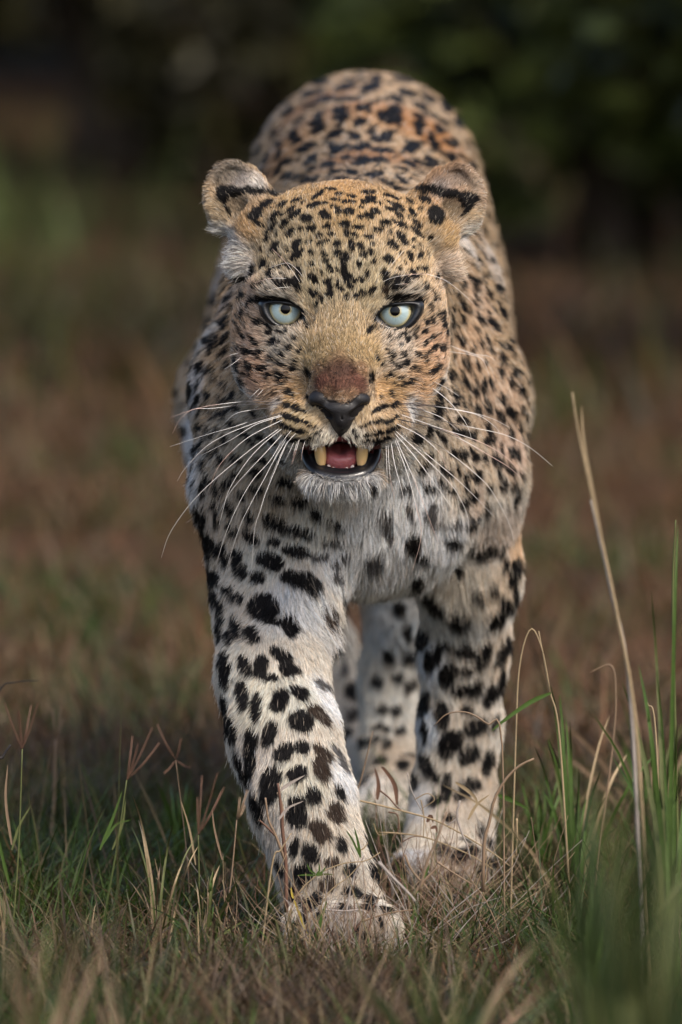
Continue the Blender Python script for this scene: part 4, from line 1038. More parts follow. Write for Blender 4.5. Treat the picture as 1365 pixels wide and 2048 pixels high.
s_ = 1 / 2400.0
def E2(u, v, w, ru, rv, rw, k=6, op='u', rot=None):
    ell(H(u, v, w), (ru*s_, rw*s_, rv*s_), k*s_, op, rotm(*rot) if rot else None)
def b_nose():
    E2(-38, -172, 140, 26, 20, 30, 8, 'u', (0, -12, 0)); E2(34, -172, 140, 26, 20, 30, 8, 'u', (0, 12, 0))
    E2(0, -192, 146, 46, 24, 34, 10)
    E2(2, -212, 146, 22, 26, 32, 10)
    cone(H(2, -215, 146), H(2, -246, 132), 20*s_, 10*s_, 8*s_)
    # nostrils: comma-shaped slots
    E2(-41, -198, 178, 25, 11, 40, 3, 's', (0, 30, 0)); E2(-24, -206, 178, 12, 8, 26, 3, 's', (0, 45, 0))
    E2(42, -197, 178, 25, 11, 40, 3, 's', (0, -30, 0)); E2(26, -205, 178, 12, 8, 26, 3, 's', (0, -45, 0))
    cone(H(3, -200, 184), H(3, -250, 152), 1.6*s_, 1.8*s_, 2*s_, 's')
nose = sdf_part("nose", b_nose, .0006, M_nose)
def b_lip():
    P = [(-74,-262,40),(-71,-285,62),(-64,-304,82),(-45,-322,100),(-22,-330,108),(2,-333,112),(28,-330,108),(52,-321,98),(67,-302,82),(73,-284,62),(75,-262,40)]
    Q = catmull(P, 40)
    for a, b in zip(Q[:-1], Q[1:]):
        ra, rb = [(6.5 + 6.5 * min(1, max(0, (62 - abs(v[0])) / 22 + .25))) * s_ for v in (a, b)]
        cone(H(*a), H(*b), ra, rb, 4*s_)
    Q2 = catmull([(-56,-286,70),(-46,-304,88),(-26,-314,100),(2,-318,104),(32,-315,100),(50,-303,88),(60,-286,70)], 24)
    for a, b in zip(Q2[:-1], Q2[1:]):
        cone(H(*a), H(*b), 5*s_, 5*s_, 6*s_)
sdf_part("lip", b_lip, .0009, M_lip)
def b_tongue():
    E2(1, -284, 52, 40, 24, 46, 8); E2(1, -294, 80, 34, 22, 24, 8)
    E2(1, -262, 96, 16, 22, 50, 14, 's')
sdf_part("tongue", b_tongue, .0009, M_tongue)
def b_gum():
    E2(0, -322, 88, 50, 12, 16, 6)
sdf_part("gum", b_gum, .001, M_gum)
for q in (-1, 1):
    sdf_part("canine_tooth", lambda: E2(q*42+2, -280, 92, 12, 33, 13, 4, 'u', (0, q*6, 0)), .0008, M_tooth)
for u in (-23, -13, 13, 24):
    sdf_part("incisor", lambda: E2(u, -315 + (3 if abs(u) > 20 else 0), 98 - abs(u)*.25, 5.2, 7 + (abs(u) > 20)*2, 4, 2), .0006, M_incisor)

# ------------------------------------------------------------------ whiskers, one object each
m_wh, N_, L_, b_ = mat_new("whisker")
at = N_.new("ShaderNodeAttribute"); at.attribute_name = "tint"; L_.new(at.outputs["Color"], b_.inputs["Base Color"])
b_.inputs["Roughness"].default_value = .35; b_.inputs["Specular IOR Level"].default_value = .6

def tube(P, r0, r1, nseg=20, nr=5):
    P = catmull(P, nseg)
    T_ = nrm(np.gradient(P, axis=0)); up = np.array([0, 0, 1.0])
    A = nrm(np.cross(T_, [0.1, 1.0, 0.05])); B_ = np.cross(T_, A)
    V = []; F = []
    for i in range(nseg):
        r = r0 + (r1 - r0) * (i / (nseg - 1)) ** 1.3
        for j in range(nr):
            a = 2 * math.pi * j / nr
            V.append(P[i] + r * (math.cos(a) * A[i] + math.sin(a) * B_[i]))
    for i in range(nseg - 1):
        for j in range(nr):
            F.append((i*nr+j, i*nr+(j+1) % nr, (i+1)*nr+(j+1) % nr, (i+1)*nr+j))
    F.append(tuple(range(nr))[::-1]); F.append(tuple(range((nseg-1)*nr, nseg*nr)))
    return np.array(V), F

WHISK = [
 (340, 800, 5.25, [
  (1,[(1190,40),(880,12),(520,45),(260,95),(0,190)]),(1,[(1190,50),(830,45),(450,88),(250,98),(110,200),(30,350)]),(1,[(1160,75),(860,105),(680,150),(560,260)]),
  (1,[(1190,130),(920,200),(650,290),(400,360),(0,490)]),(0,[(1180,155),(930,230),(620,350),(380,490),(160,720),(80,850)]),(0,[(1190,165),(900,260),(640,420),(330,580)]),
  (0,[(1190,205),(860,370),(660,530),(500,720),(410,950)]),(0,[(1175,280),(900,480),(640,690),(420,880),(200,1110),(0,1400),(-89,1654)]),(0,[(1205,280),(960,480),(770,700),(620,950),(560,1150),(510,1340)]),
  (0,[(1190,350),(1000,560),(830,740),(640,960),(515,1200)]),(0,[(1200,390),(1050,640),(880,830),(740,1060),(600,1370),(488,1722)]),(0,[(1230,400),(1090,640),(980,850),(850,1090),(720,1370),(562,1890)]),
  (0,[(1250,400),(1130,680),(1010,970),(950,1160),(890,1370),(856,1822)]),(0,[(1340,330),(1220,470),(1130,650),(1040,860)]),(0,[(1310,430),(1260,540),(1210,650)]),(0,[(1345,420),(1310,540),(1280,680)]),(0,[(1365,400),(1330,520),(1290,660)]),
  (0,[(1425,420),(1395,520),(1380,640)]),(0,[(1290,300),(1180,450),(1060,700)])]),
 (800, 740, 5.056, [
  (1,[(-40,335),(250,350),(560,400),(800,460),(960,570),(1010,640)]),(1,[(-20,350),(250,360),(480,385),(720,430),(930,490),(1110,580)]),(1,[(-20,370),(200,400),(400,470),(520,550),(600,620)]),
  (1,[(-20,400),(350,495),(700,575),(1010,640),(1200,715),(1365,820),(1542,970)]),(0,[(-20,440),(280,545),(560,650),(690,775)]),(1,[(-40,490),(300,570),(600,650),(860,750),(1060,870),(1240,1050)]),
  (1,[(-30,500),(330,580),(640,710),(900,860),(1100,980),(1220,1085)]),(1,[(-20,500),(230,660),(520,850),(800,1080),(940,1240),(1110,1560),(1163,1780)]),(0,[(-40,540),(200,660),(380,810),(450,930),(475,1030)]),
  (1,[(-40,590),(150,750),(330,900),(560,1090),(760,1280),(971,1502)]),(0,[(-60,600),(170,810),(350,980),(510,1150),(600,1280),(690,1500),(698,1810)]),(0,[(-60,630),(130,850),(290,1060),(480,1330),(541,1421)]),
  (0,[(-50,660),(60,920),(150,1120),(250,1380),(394,1760)]),(0,[(-60,680),(70,1030),(160,1360),(217,1668),(116,2073)]),(0,[(-90,720),(-50,960),(30,1260),(86,1618)]),(0,[(-120,740),(-100,1060),(-50,1314)]),(0,[(-140,740),(-130,1000),(-126,1290)]),
  (0,[(350,120),(480,185),(600,265)]),(0,[(300,160),(480,300),(610,450),(690,580),(730,710)])]),
 (880, 460, 6.826, [(0,[(150,1580),(450,1690),(650,1720),(755,1780)]),(0,[(130,1660),(400,1700),(580,1770),(680,1990)]),(0,[(170,1600),(520,1720),(690,1870),(760,2060)]),(0,[(560,0),(590,120),(620,270)])]),
 (440, 600, 6.825, [(0,[(270,720),(140,755),(20,810)]),(0,[(310,765),(180,870),(60,945)]),(0,[(570,1190),(480,1270),(400,1350)]),(0,[(620,1190),(530,1290),(470,1365)])]),
 (500, 480, 6.825, [(0,[(740,520),(640,400),(520,315),(390,340),(260,380)]),(0,[(700,600),(520,340),(310,120)]),(0,[(530,530),(380,520),(240,530),(50,590)]),(0,[(580,640),(380,655),(220,700)])]),
 (680, 480, 6.825, [(0,[(540,600),(700,520),(900,480),(1070,465),(1220,475)]),(0,[(740,610),(850,600),(930,600)]),(0,[(1180,460),(1420,540),(1620,680),(1822,867)]),(0,[(600,500),(700,350),(880,140)])]),
]
for x0, y0, s, lst in WHISK:
    for dark, pts in lst:
        P = np.array(pts, float) / s + [x0, y0]
        i = skin(P[0][0], P[0][1]); i2 = skin(min(max(P[0][0], 545), 825), P[0][1]) if (810 < P[0][1] < 910) else i
        if i is None: continue
        y0_ = BV[i][1]
        if 800 < P[0][1] < 910: y0_ = min(y0_, BV[i2][1])
        m = len(P); L = np.concatenate([[0], np.cumsum(np.linalg.norm(np.diff(P, axis=0), axis=1))]); t = L / L[-1]
        big = min(L[-1] / 2400, .2)
        ys = y0_ + .002 - .012 * np.sin(t * 2.2) + .10 * big * t * t
        X = W(P[:, 0], P[:, 1], ys)
        V, F = tube(X, .00027 if L[-1] > 120 else .00018, .00010, 22, 5)
        tt_ = np.repeat(np.arange(22) / 21.0, 5)
        col = np.ones((len(V), 3)) * np.array([.80, .76, .72]) * (1 - .12 * tt_[:, None])
        if dark: col = np.where(tt_[:, None] < .28 + .1 * random.random(), np.array([.03, .025, .03]), col)
        red = random.random() < .35
        if red: col = col * np.where(tt_[:, None] > .5, np.array([.95, .70, .62]), 1.0)
        mesh_obj("whisker", V, F, m_wh, root, cols=col)
# ------------------------------------------------------------------ plants one can tell apart
def cmat(name, col, rough=.6, noise=.3, sc=200):
    return plain(name, col, rough, .3, 0, noise, sc)
M_straw = cmat("straw", (.27, .20, .115)); M_dry = cmat("dry_stem", (.20, .135, .085)); M_red = cmat("reddish_stem", (.12, .062, .040)); M_grn = cmat("green_blade", (.046, .085, .013))
M_dgrn = cmat("dark_green_blade", (.019, .034, .006)); M_yel = cmat("yellow_blade", (.40, .30, .05)); M_twig = cmat("dark_twig", (.02, .016, .014)); M_grey = cmat("grey_stem", (.28, .24, .21)); M_olv = cmat("olive_blade", (.085, .095, .03))

def stem(name, parent, pts, r0, r1, mat, ys, nseg=14):
    """round stem through reference-frame positions pts at depths ys (scalar or list)"""
    P = np.array(pts, float); ys = np.broadcast_to(np.array(ys, float), (len(P),))
    X = W(P[:, 0], P[:, 1], ys)
    V, F = tube(X, r0, r1, nseg, 5)
    return mesh_obj(name, V, F, mat, parent)

def leaf(name, parent, pts, w, mat, ys, nseg=10, fold=.25):
    """flat tapering leaf blade with a fold along the middle"""
    P = np.array(pts, float); ys = np.broadcast_to(np.array(ys, float), (len(P),))
    X = catmull(W(P[:, 0], P[:, 1], ys), nseg)
    T_ = nrm(np.gradient(X, axis=0)); A = nrm(np.cross(T_, [.15, 1.0, .1])); Bn = np.cross(A, T_)
    V, F = [], []
    for i in range(nseg):
        t = i / (nseg - 1); q = w * (.35 + .65 * min(1, t * 4)) * (1 - t) ** .55 + .00012
        V += [X[i] - A[i] * q, X[i] + Bn[i] * q * fold, X[i] + A[i] * q]
    for i in range(nseg - 1):
        for k in (0, 1):
            F.append((3*i+k, 3*i+k+1, 3*i+k+4, 3*i+k+3))
    return mesh_obj(name, V, F, mat, parent)

def on_ground(px, py, y):
    p = W(np.array(float(px)), np.array(float(py)), y); return (float(p[0]), float(p[1]), gz(p[0], p[1]))

def thing(name, label, cat, px, y, group=None):
    p = W(np.array(float(px)), np.array(1800.0), y)
    o = empty(name, (float(p[0]), float(p[1]), gz(p[0], p[1]))); tag(o, label, cat, group); return o
def gpy(px, y):
    """reference-frame row of the ground at this column and depth"""
    p = W(np.array(float(px)), np.array(1800.0), y)
    return float(PRJ(np.array([[p[0], p[1], gz(p[0], p[1]) - .004]]))[1][0])

# finger grass: a culm with a fan of thin reddish seed spikes
def finger_grass(label, base, fork, tips, y, leaves=(), mat=M_olv, spike=M_red, r=.0007):
    o = thing("finger_grass", label, "grass stalk", base, y, "seeding grass stalks")
    by = gpy(base, y)
    mid = ((base + fork[0]) / 2 + 4, (by + fork[1]) / 2)
    stem("stem", o, [(base, by), mid, fork], r * 1.3, r * .8, mat, y)
    for tx, ty in tips:
        c = ((fork[0] + tx) / 2 + (tx - fork[0]) * .02, (fork[1] + ty) / 2 + 3)
        P = catmull(W(np.array([fork[0], c[0], tx], float), np.array([fork[1], c[1], ty], float), np.array([y, y - .003, y + random.uniform(-.01, .01)])), 26)
        V, F = tube(P, .00026, .00016, 26, 4)
        V = V.tolist()
        T_ = nrm(np.gradient(P, axis=0))
        for i in range(3, 26):          # seeds lying along the spike, left and right
            for sgn in (-1, 1):
                sd_ = nrm(np.cross(T_[i], [0, 1, 0])) * sgn
                b0 = len(V); c0 = P[i] + sd_ * .0004
                tip_ = c0 + T_[i] * .0022 + sd_ * .00035
                V += [(c0).tolist(), (c0 + T_[i] * .0009 + sd_ * .0005).tolist(), tip_.tolist(), (c0 + T_[i] * .0012 - np.array([0, .0006, 0])).tolist()]
                F += [(b0, b0+1, b0+3), (b0+1, b0+2, b0+3), (b0, b0+3, b0+2)]
        mesh_obj("seed_spike", V, F, spike, o)
    for pts, w, m in leaves:
        leaf("leaf", o, pts, w, m, y)
    return o
finger_grass("tall finger grass with four red spikes at the left edge", 22, (45, 1498), [(10, 1408), (38, 1424), (62, 1414), (75, 1409)], -.02,
             [([(24, 1700), (40, 1650), (62, 1612)], .0012, M_olv), ([(24, 1690), (12, 1600), (16, 1530)], .0014, M_dry), ([(22, 1780), (2, 1700), (-10, 1640)], .0016, M_grn)])
finger_grass("finger grass with two long drooping spikes left of the leopard", 196, (254, 1560), [(265, 1476), (303, 1459), (317, 1489), (276, 1490)], .04,
             [([(200, 1700), (225, 1640), (245, 1582)], .0016, M_grn), ([(205, 1690), (232, 1650), (262, 1640)], .0012, M_grn), ([(225, 1700), (245, 1650), (252, 1600)], .0012, M_olv)])
finger_grass("short finger grass with a tight red fan beside the leading foreleg", 392, (397, 1670), [(395, 1598), (404, 1555), (434, 1550), (447, 1578), (442, 1586)], .0,
             [([(392, 1730), (380, 1660), (362, 1600)], .0010, M_straw)])
finger_grass("slender brown finger grass leaning on the leading foreleg", 440, (474, 1640), [(494, 1584), (480, 1598), (490, 1612)], -.03,
             [([(445, 1720), (430, 1660), (425, 1620)], .0010, M_dry)], M_dry, M_dry)
finger_grass("faint brown finger grass far behind the left stalks", 96, (112, 1480), [(106, 1420), (122, 1415), (126, 1440)], .55, (), M_dry, M_dry, .0012)
finger_grass("thin bare stalk with a spreading wispy top left of the paw", 385, (352, 1520), [(316, 1452), (362, 1480), (380, 1535), (330, 1545)], .10, (), M_dry, M_red, .0005)

def fan(label, name, base, y, specs, cat="grass tuft", group="grass tufts", seed=0):
    """tuft: each blade an object of its own; specs: (dx at tip px, tip row, half width m, material, bow)"""
    o = thing(name, label, cat, base, y, group)
    rr = random.Random(seed)
    for dx, ty, w, m, bow in specs:
        b = base + rr.uniform(-10, 10) + dx * .08
        by = gpy(b, y)
        leaf("blade", o, [(b, by), (b + dx * (.30 - bow), by + (ty - by) * .45), (b + dx * (.68 - bow * .5), by + (ty - by) * .82), (b + dx, ty)], w, m, [y, y + rr.uniform(-.02, .02), y + rr.uniform(-.03, .03), y + rr.uniform(-.05, .05)], 12)
    return o
def rspec(n, sx, t0, t1, w, mats, seed, c=0):
    rr = random.Random(seed)
    return [(c + rr.gauss(0, sx), rr.uniform(t0, t1), w * rr.uniform(.6, 1.2), rr.choice(mats), rr.uniform(0, .25)) for _ in range(n)]
G = [M_grn, M_dgrn, M_grn, M_dgrn, M_olv, M_straw]
fan("big blurred dark green tuft filling the lower right corner", "grass_tuft", 1290, -2.6, rspec(70, 120, 1560, 1990, .0028, [M_dgrn, M_dgrn, M_dgrn, M_dgrn, M_olv], 1), seed=1)
fan("green tuft between the corner tuft and the right paw", "grass_tuft", 1180, -1.2, rspec(34, 90, 1560, 1880, .0020, [M_dgrn, M_grn, M_dgrn, M_olv], 2), seed=2)
fan("upright green tuft with blades reaching high at the right edge", "grass_tuft", 1340, -.35, [(20, 1050, .0022, M_grn, 0), (-60, 1330, .0024, M_grn, .1), (-30, 1180, .0018, M_olv, .1)] + rspec(22, 70, 1300, 1700, .0022, [M_grn, M_grn, M_dgrn, M_olv], 3), seed=3)
fan("fresh green tuft with a bent leaf right of the standing foreleg", "grass_tuft", 1150, .22, [(-40, 1370, .0026, M_grn, .1), (-20, 1390, .0022, M_grn, .05)] + rspec(22, 70, 1430, 1700, .0018, G, 4), seed=4)
fan("small bright green tuft on the right above the grass", "grass_tuft", 1085, .35, rspec(16, 40, 1540, 1660, .0016, [M_grn, M_grn, M_olv], 5), seed=5)
fan("wide dark tuft along the right edge behind the tall stalks", "grass_tuft", 1300, .75, rspec(30, 100, 1350, 1600, .0026, [M_dgrn, M_olv, M_dry, M_grn], 6), seed=6)
fan("soft green sprout behind the stalks on the left", "grass_tuft", 362, .45, rspec(10, 22, 1560, 1640, .0022, [M_grn], 7), seed=7)
fan("low green tuft at the foot of the leading paw", "grass_tuft", 415, -.12, rspec(22, 45, 1720, 1850, .0014, [M_grn, M_olv, M_straw], 8), seed=8)
fan("blurred brown tuft crossing the bottom left", "grass_tuft", 250, -1.3, rspec(14, 110, 1800, 1990, .0014, [M_dgrn, M_dgrn, M_dry], 9), seed=9)
fan("blurred brown tuft in front of the standing paw", "grass_tuft", 900, -1.35, rspec(44, 130, 1830, 1990, .0016, [M_dry, M_olv, M_dgrn, M_dgrn], 10), seed=10)
fan("blurred olive tuft at the bottom left corner", "grass_tuft", 60, -1.7, rspec(26, 110, 1800, 1990, .0026, [M_dgrn, M_olv, M_dry], 11), seed=11)
fan("straw coloured tuft left of the leading foreleg", "grass_tuft", 320, -.05, [(-50, 1590, .0011, M_straw, .1), (-30, 1640, .0013, M_straw, .15), (60, 1680, .0010, M_olv, .1)] + rspec(12, 45, 1640, 1800, .0010, [M_straw, M_dry, M_olv], 12), seed=12)

def stalk(label, pts, r, mat, y, extra=()):
    o = thing("dry_stalk", label, "dry stalk", pts[0][0], y if np.isscalar(y) else y[0], "dry stalks")
    p0 = (pts[0][0], gpy(pts[0][0], y if np.isscalar(y) else y[0]))
    stem("stem", o, [p0] + list(pts[1:]), r, r * .45, mat, y, 22)
    for e, w, m, yy in extra: leaf("leaf", o, e, w, m, yy)
stalk("tallest dry stalk with a split tip on the right", [(1305, 1800), (1275, 1480), (1235, 1230), (1195, 1040), (1160, 880), (1145, 785)], .0017, M_straw, -.55,
      [([(1205, 1080), (1185, 980), (1168, 880), (1164, 812)], .0020, M_straw, -.56)])
stalk("grey stalk close behind the tallest one", [(1290, 1800), (1262, 1400), (1222, 1180), (1200, 1080), (1182, 1000)], .0018, M_grey, -.5)
stalk("looped straw stem between leopard and tall stalks", [(1020, 1700), (1032, 1480), (1040, 1330), (1062, 1258), (1085, 1300), (1102, 1388)], .0009, M_straw, .02,
      [([(1102, 1386), (1060, 1405), (1010, 1440), (984, 1462)], .0022, M_grn, .0)])
stalk("straight straw stem with a kink right of the loop", [(1145, 1750), (1120, 1480), (1100, 1380), (1078, 1262)], .0011, M_straw, .04)
stalk("brown stem arching across the standing foreleg", [(1010, 1720), (1004, 1480), (975, 1448), (935, 1425), (895, 1428), (868, 1452)], .0009, M_dry, -.04)
stalk("pale blade with a slanted tip at the far right", [(1362, 1700), (1350, 1400), (1346, 1180), (1352, 1040)], .0014, M_olv, -.2)
stalk("thin straw stem right of the green sprouts", [(1330, 1700), (1312, 1470), (1295, 1405)], .0012, M_straw, -.1)
stalk("bent brown stem in the shade of the tall stalks", [(1180, 1750), (1225, 1500), (1232, 1380), (1222, 1330), (1180, 1345)], .0010, M_dry, .2)
stalk("dark bare twig poking in at the left edge", [(-70, 1800), (-40, 1500), (0, 1382), (30, 1365), (77, 1361)], .0010, M_twig, .25)
stalk("short dark twig below the bare one at the left edge", [(-30, 1780), (-12, 1560), (8, 1512), (22, 1490)], .0020, M_twig, .05)
stalk("single straw slanting over the leading wrist", [(520, 1790), (545, 1728), (562, 1700), (583, 1666)], .0010, M_straw, -.13)
stalk("brown straw rising between the legs", [(690, 1780), (702, 1640), (725, 1550), (746, 1462)], .0010, M_dry, .12)

def weed(label, y, parts, base):
    o = thing("dry_weed", label, "dry weed", base, y, "dry weeds at the paws")
    for k, (kind, pts, w, m, dy) in enumerate(parts):
        (stem if kind == 's' else leaf)(*(("stem" if kind == 's' else "leaf", o, pts, w, w * .6, m, y + dy) if kind == 's' else ("leaf", o, pts, w, m, y + dy)))
def L2(*p): return [(460 + a / 3.792, 1540 + b / 3.792) for a, b in p]
def L4(*p): return [(720 + a / 4.015, 1460 + b / 4.015) for a, b in p]
weed("pale runner with small green leaves creeping over the leading paw", -.13, [
  ('s', L2((400,1380),(480,1000),(660,800),(860,710),(1030,690),(1140,625)), .0007, M_straw, 0),
  ('s', L2((870,1160),(930,850),(1020,650)), .0010, M_grey, .01), ('s', L2((670,1070),(760,920),(900,810),(1000,700)), .0006, M_straw, -.01),
  ('l', L2((650,800),(580,795),(510,800)), .0010, M_grn, 0), ('l', L2((650,790),(610,760),(585,710)), .0010, M_grn, -.005), ('l', L2((655,795),(680,760),(675,705)), .0009, M_grn, 0), ('l', L2((655,800),(700,775),(727,735)), .0012, M_grn, -.005), ('l', L2((660,805),(720,790),(785,793)), .0008, M_olv, 0),
  ('l', L2((990,665),(975,560),(945,435)), .0014, M_grn, 0), ('l', L2((985,650),(930,530),(885,460)), .0010, M_grn, 0), ('l', L2((990,610),(1020,590),(1050,545)), .0007, M_straw, 0),
  ('l', L2((482,975),(470,930),(465,888)), .0010, M_yel, 0), ('l', L2((485,965),(520,945),(560,935)), .0008, M_straw, 0),
  ('l', L2((490,990),(550,1150),(620,1330)), .0012, M_yel, -.005), ('l', L2((640,1330),(690,1150),(735,990)), .0022, M_grn, -.02), ('l', L2((410,1290),(450,1120),(490,990)), .0012, M_straw, 0),
  ('s', L2((1000,1150),(1120,1110),(1240,1080),(1400,1060)), .0009, M_dry, 0), ('s', L2((700,1060),(860,1070),(1000,1065),(1060,1120)), .0010, M_grey, -.01)], 660)
weed("reddish brown branching weed standing before the leading foreleg", -.12, [
  ('s', L2((430,1080),(425,700),(400,450),(385,250),(365,100)), .0019, M_red, 0), ('s', L2((425,700),(350,500),(295,380),(270,210)), .0014, M_dry, .0), ('s', L2((350,500),(280,430),(225,380)), .0012, M_red, 0),
  ('s', L2((400,450),(400,280),(360,170)), .0013, M_dry, .01), ('l', L2((375,160),(460,100),(570,40)), .0016, M_grey, 0), ('l', L2((370,380),(440,290),(560,235)), .0012, M_grey, -.01)], 572)
weed("tangled orange straw weed lying across the standing paw", .02, [
  ('s', L4((-40,560),(100,590),(340,650),(560,710),(700,770),(880,870),(1100,1010),(1200,1090)), .0009, M_straw, 0), ('s', L4((150,825),(280,828),(500,855),(700,925),(900,1010),(1070,1120)), .0008, M_straw, .02),
  ('s', L4((380,345),(410,470),(450,560),(520,690)), .0006, M_grey, 0), ('s', L4((490,560),(515,700),(510,860)), .0006, M_straw, 0), ('s', L4((440,560),(540,510),(600,560),(500,630)), .0005, M_straw, 0),
  ('s', L4((805,565),(780,690),(820,830),(860,920),(890,1040)), .0010, M_grey, -.02), ('s', L4((160,485),(230,540),(290,610),(340,650)), .0008, M_red, 0), ('l', L4((300,600),(280,440),(200,320),(170,300)), .0022, M_red, .08),
  ('l', L4((140,560),(150,430),(120,300)), .0022, M_red, .12), ('s', L4((700,770),(790,700),(760,650)), .0007, M_grey, 0), ('s', L4((340,900),(420,860),(500,855)), .0005, M_red, 0),
  ('s', L4((230,660),(300,680),(310,790),(260,900)), .0007, M_red, .03), ('s', L4((110,750),(150,840),(240,830)), .0006, M_straw, .02), ('l', L4((540,740),(570,690),(590,745)), .0020, M_red, 0), ('l', L4((570,790),(610,780),(620,830)), .0016, M_red, 0)], 850)
weed("brown arching stems beside the outer edge of the standing paw", -.08, [
  ('s', L4((990,1300),(1000,900),(1040,750),(1080,560),(1170,400),(1280,290),(1400,230)), .0016, M_dry, 0), ('l', L4((1110,520),(1230,570),(1365,640)), .0024, M_grn, .2),
  ('s', L4((1260,710),(1262,850),(1255,1000)), .0010, M_straw, .1), ('l', L4((770,420),(860,480),(930,550),(940,620)), .0018, M_straw, 0), ('l', L4((870,720),(940,600),(1040,520)), .0014, M_straw, .02)], 975)
weed("soft grey stems leaning in front of the gap between the paws", -.35, [
  ('s', L4((480,1300),(540,1060),(620,880),(700,660)), .0013, M_dry, 0), ('s', L4((150,1060),(260,1180),(400,1320),(480,1420)), .0014, M_grey, .05), ('s', L4((430,1330),(500,1230),(640,1090)), .0014, M_dry, .1),
  ('s', L4((360,1000),(420,1130),(560,1290)), .0012, M_dry, .1), ('l', L4((420,1330),(490,1250),(560,1080)), .0020, M_grn, .15), ('s', L4((620,1060),(740,1140),(900,1240)), .0009, M_dry, .2)], 840)

# fine dead stems knotted round the feet
def thicket(label, n, cx, sx, y0, y1, top, mats, seed):
    o = thing("dead_stem_tangle", label, "dead stems", cx, (y0 + y1) / 2, "tangles of dead stems")
    rr = random.Random(seed)
    for k in range(n):
        y = rr.uniform(y0, y1); x = cx + rr.gauss(0, sx); by = gpy(x, y) + 4
        h = rr.uniform(.35, 1) * (by - top)
        a = rr.gauss(0, .9)
        pts = [(x, by)]
        for j in range(1, 4):
            pts.append((x + math.sin(a) * h * j / 3 * .9 + rr.gauss(0, 8), by - math.cos(a * .8) * h * j / 3 + rr.gauss(0, 6)))
        stem("stem", o, pts, rr.uniform(.0003, .0007), .0002, rr.choice(mats), y, 9)
MM = [M_dry, M_straw, M_grey, M_red, M_dry]
thicket("knot of fine dead stems over the leading paw", 140, 690, 70, -.22, -.10, 1700, MM, 3)
thicket("wide mat of dead stems over the standing paw", 220, 880, 75, -.05, .22, 1590, MM, 4)
thicket("sparse dead stems left of the leading paw", 40, 480, 60, -.2, .1, 1690, MM, 5)
thicket("sparse reddish stems between the two front paws", 26, 760, 30, .1, .3, 1560, [M_red, M_dry, M_red], 6)

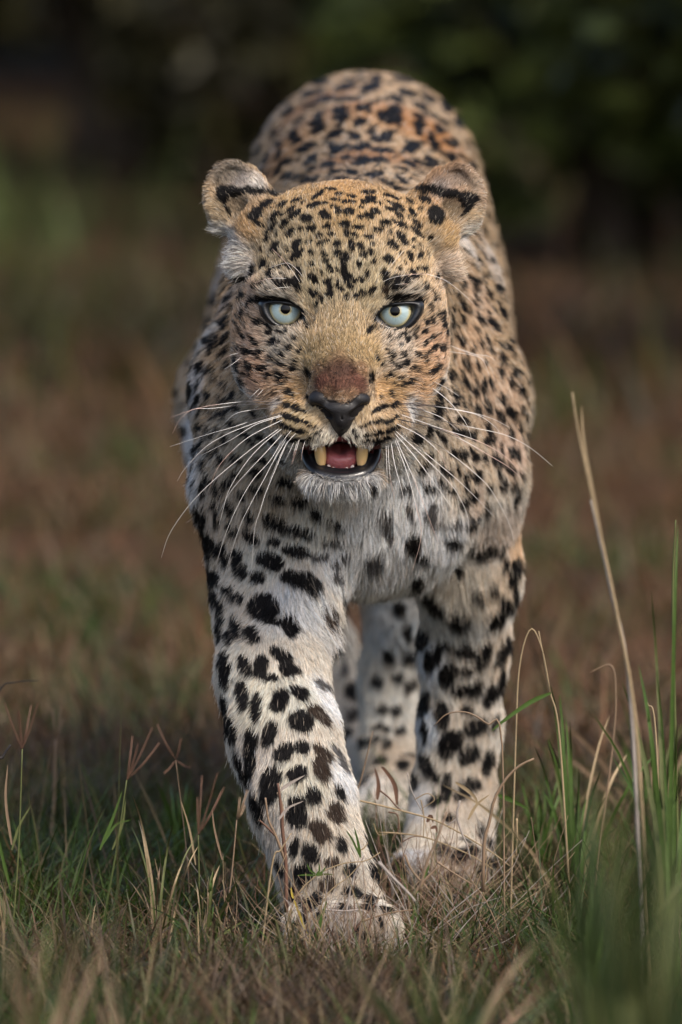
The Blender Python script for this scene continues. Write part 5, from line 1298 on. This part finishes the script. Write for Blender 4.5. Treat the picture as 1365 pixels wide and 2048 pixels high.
# ------------------------------------------------------------------ bushes behind
m_leaf, N_, L_, b_ = mat_new("bush_leaf")
at = N_.new("ShaderNodeAttribute"); at.attribute_name = "tint"; L_.new(at.outputs["Color"], b_.inputs["Base Color"])
b_.inputs["Roughness"].default_value = .5; b_.inputs["Specular IOR Level"].default_value = .25
M_bark = plain("bark", (.07, .05, .035), .9, .2, 0, .4, 30, bump=.6)
def bush(label, x, y, rx, ry, h, col, n=5200, leaf_s=.035, name="bush", cat="bush", trunk=.0):
    z0 = gz(x, y)
    o = empty(name, (x, y, z0)); tag(o, label, cat, "bushes behind the leopard")
    rs = np.random.default_rng(int(abs(x * 977 + y * 31)) + 5)
    # crown: several lobes, leaves gathered towards their shells
    nl = 9
    lc = np.stack([x + rs.normal(0, rx * .42, nl), y + rs.normal(0, ry * .42, nl), z0 + trunk + (h - trunk) * rs.uniform(.18, .74, nl)], 1)
    lr = rs.uniform(.34, .60, nl)
    k = rs.integers(0, nl, n)
    d = nrm(rs.normal(0, 1, (n, 3))); rad_ = rs.uniform(.45, 1.0, n) ** .5
    c = lc[k] + d * (rad_ * lr[k])[:, None] * np.array([rx, ry, (h - trunk) * .5])
    c[:, 2] = np.maximum(c[:, 2], z0 + .02 + rs.random(n) * .08)
    a = nrm(rs.normal(0, 1, (n, 3)) + [0, 0, -.2]); b = nrm(np.cross(a, rs.normal(0, 1, (n, 3))))
    L = leaf_s * rs.uniform(.6, 1.5, n)[:, None]
    V = np.stack([c - a * L, c + b * L * .42, c + a * L, c - b * L * .42], 1).reshape(-1, 3)
    F = np.arange(4 * n).reshape(n, 4)
    cc = np.array(col) * rs.normal(1, .3, n).clip(.35, 1.9)[:, None] * (1 + .25 * vnoise(c, .25, 9))[:, None]
    mesh_obj("foliage", V, F, m_leaf, o, cols=np.repeat(cc, 4, axis=0))
    for j in range(6):
        q = lc[j]
        P = np.array([[x + rs.normal(0, .04), y + rs.normal(0, .04), z0 - .03], [x * .6 + q[0] * .4, y * .6 + q[1] * .4, z0 + (q[2] - z0) * .45], q])
        V, F = tube(P, .022 * h / 1.5, .006, 10, 6); mesh_obj("branch", V, F, M_bark, o)
DG = (.033, .042, .009); OG = (.055, .072, .013); BR = (.062, .040, .017); GG = (.055, .080, .016)
bush("dark bush close behind on the right", .72, 5.6, .55, .55, 1.7, DG, 9000)
bush("olive bush right of the leopard's back", 1.30, 7.2, .6, .6, 1.7, OG, 7000)
bush("shadowy bush behind the right shoulder", .42, 8.3, .40, .5, 1.5, (.045, .058, .012), 8000)
bush("dark brown bush left of the rump", -.34, 9.7, .38, .4, 1.9, (.030, .027, .010), 9000, .04)
bush("olive topped bush straight behind the rump", .16, 11.2, .45, .5, 2.0, (.036, .044, .010), 8000, .04)
bush("brown leaved bush at the far left", -1.15, 10.8, .6, .5, 2.0, (.036, .030, .013), 8000, .04)
bush("dark bush behind the far right", .95, 10.6, .6, .6, 2.0, (.016, .018, .005), 8000, .04)
bush("brown bush behind the dark one on the left", -.80, 12.0, .75, .5, 2.3, (.026, .021, .010), 8000, .045)
bush("pale brown bush filling the gap behind the left bushes", -.62, 13.4, .7, .5, 2.6, (.028, .025, .011), 8000, .05)
rb = random.Random(12)
adj = ["broad", "narrow", "ragged", "rounded", "low", "leaning", "dense", "thin", "spreading", "tall"]
place = ["beyond the left meadow", "left of the meadow", "at the left end of the thicket", "in the middle of the rear thicket", "right of the rear thicket", "at the right end of the thicket", "beyond the right meadow", "on the far right", "on the far left", "deep behind the thicket"]
for j, (bx, by) in enumerate(((-4.6, 11.5), (-3.2, 11.0), (-2.1, 11.6), (-.2, 12.8), (2.0, 9.6), (2.9, 8.4), (3.9, 10.2), (5.4, 9.2), (-6.4, 12.2), (.8, 13.6))):
    bush("%s bush %s" % (adj[j], place[j]), bx, by, rb.uniform(.8, 1.1), .7, rb.uniform(1.8, 2.6), (DG, OG, BR, DG, GG)[j % 5], 3600, .07)
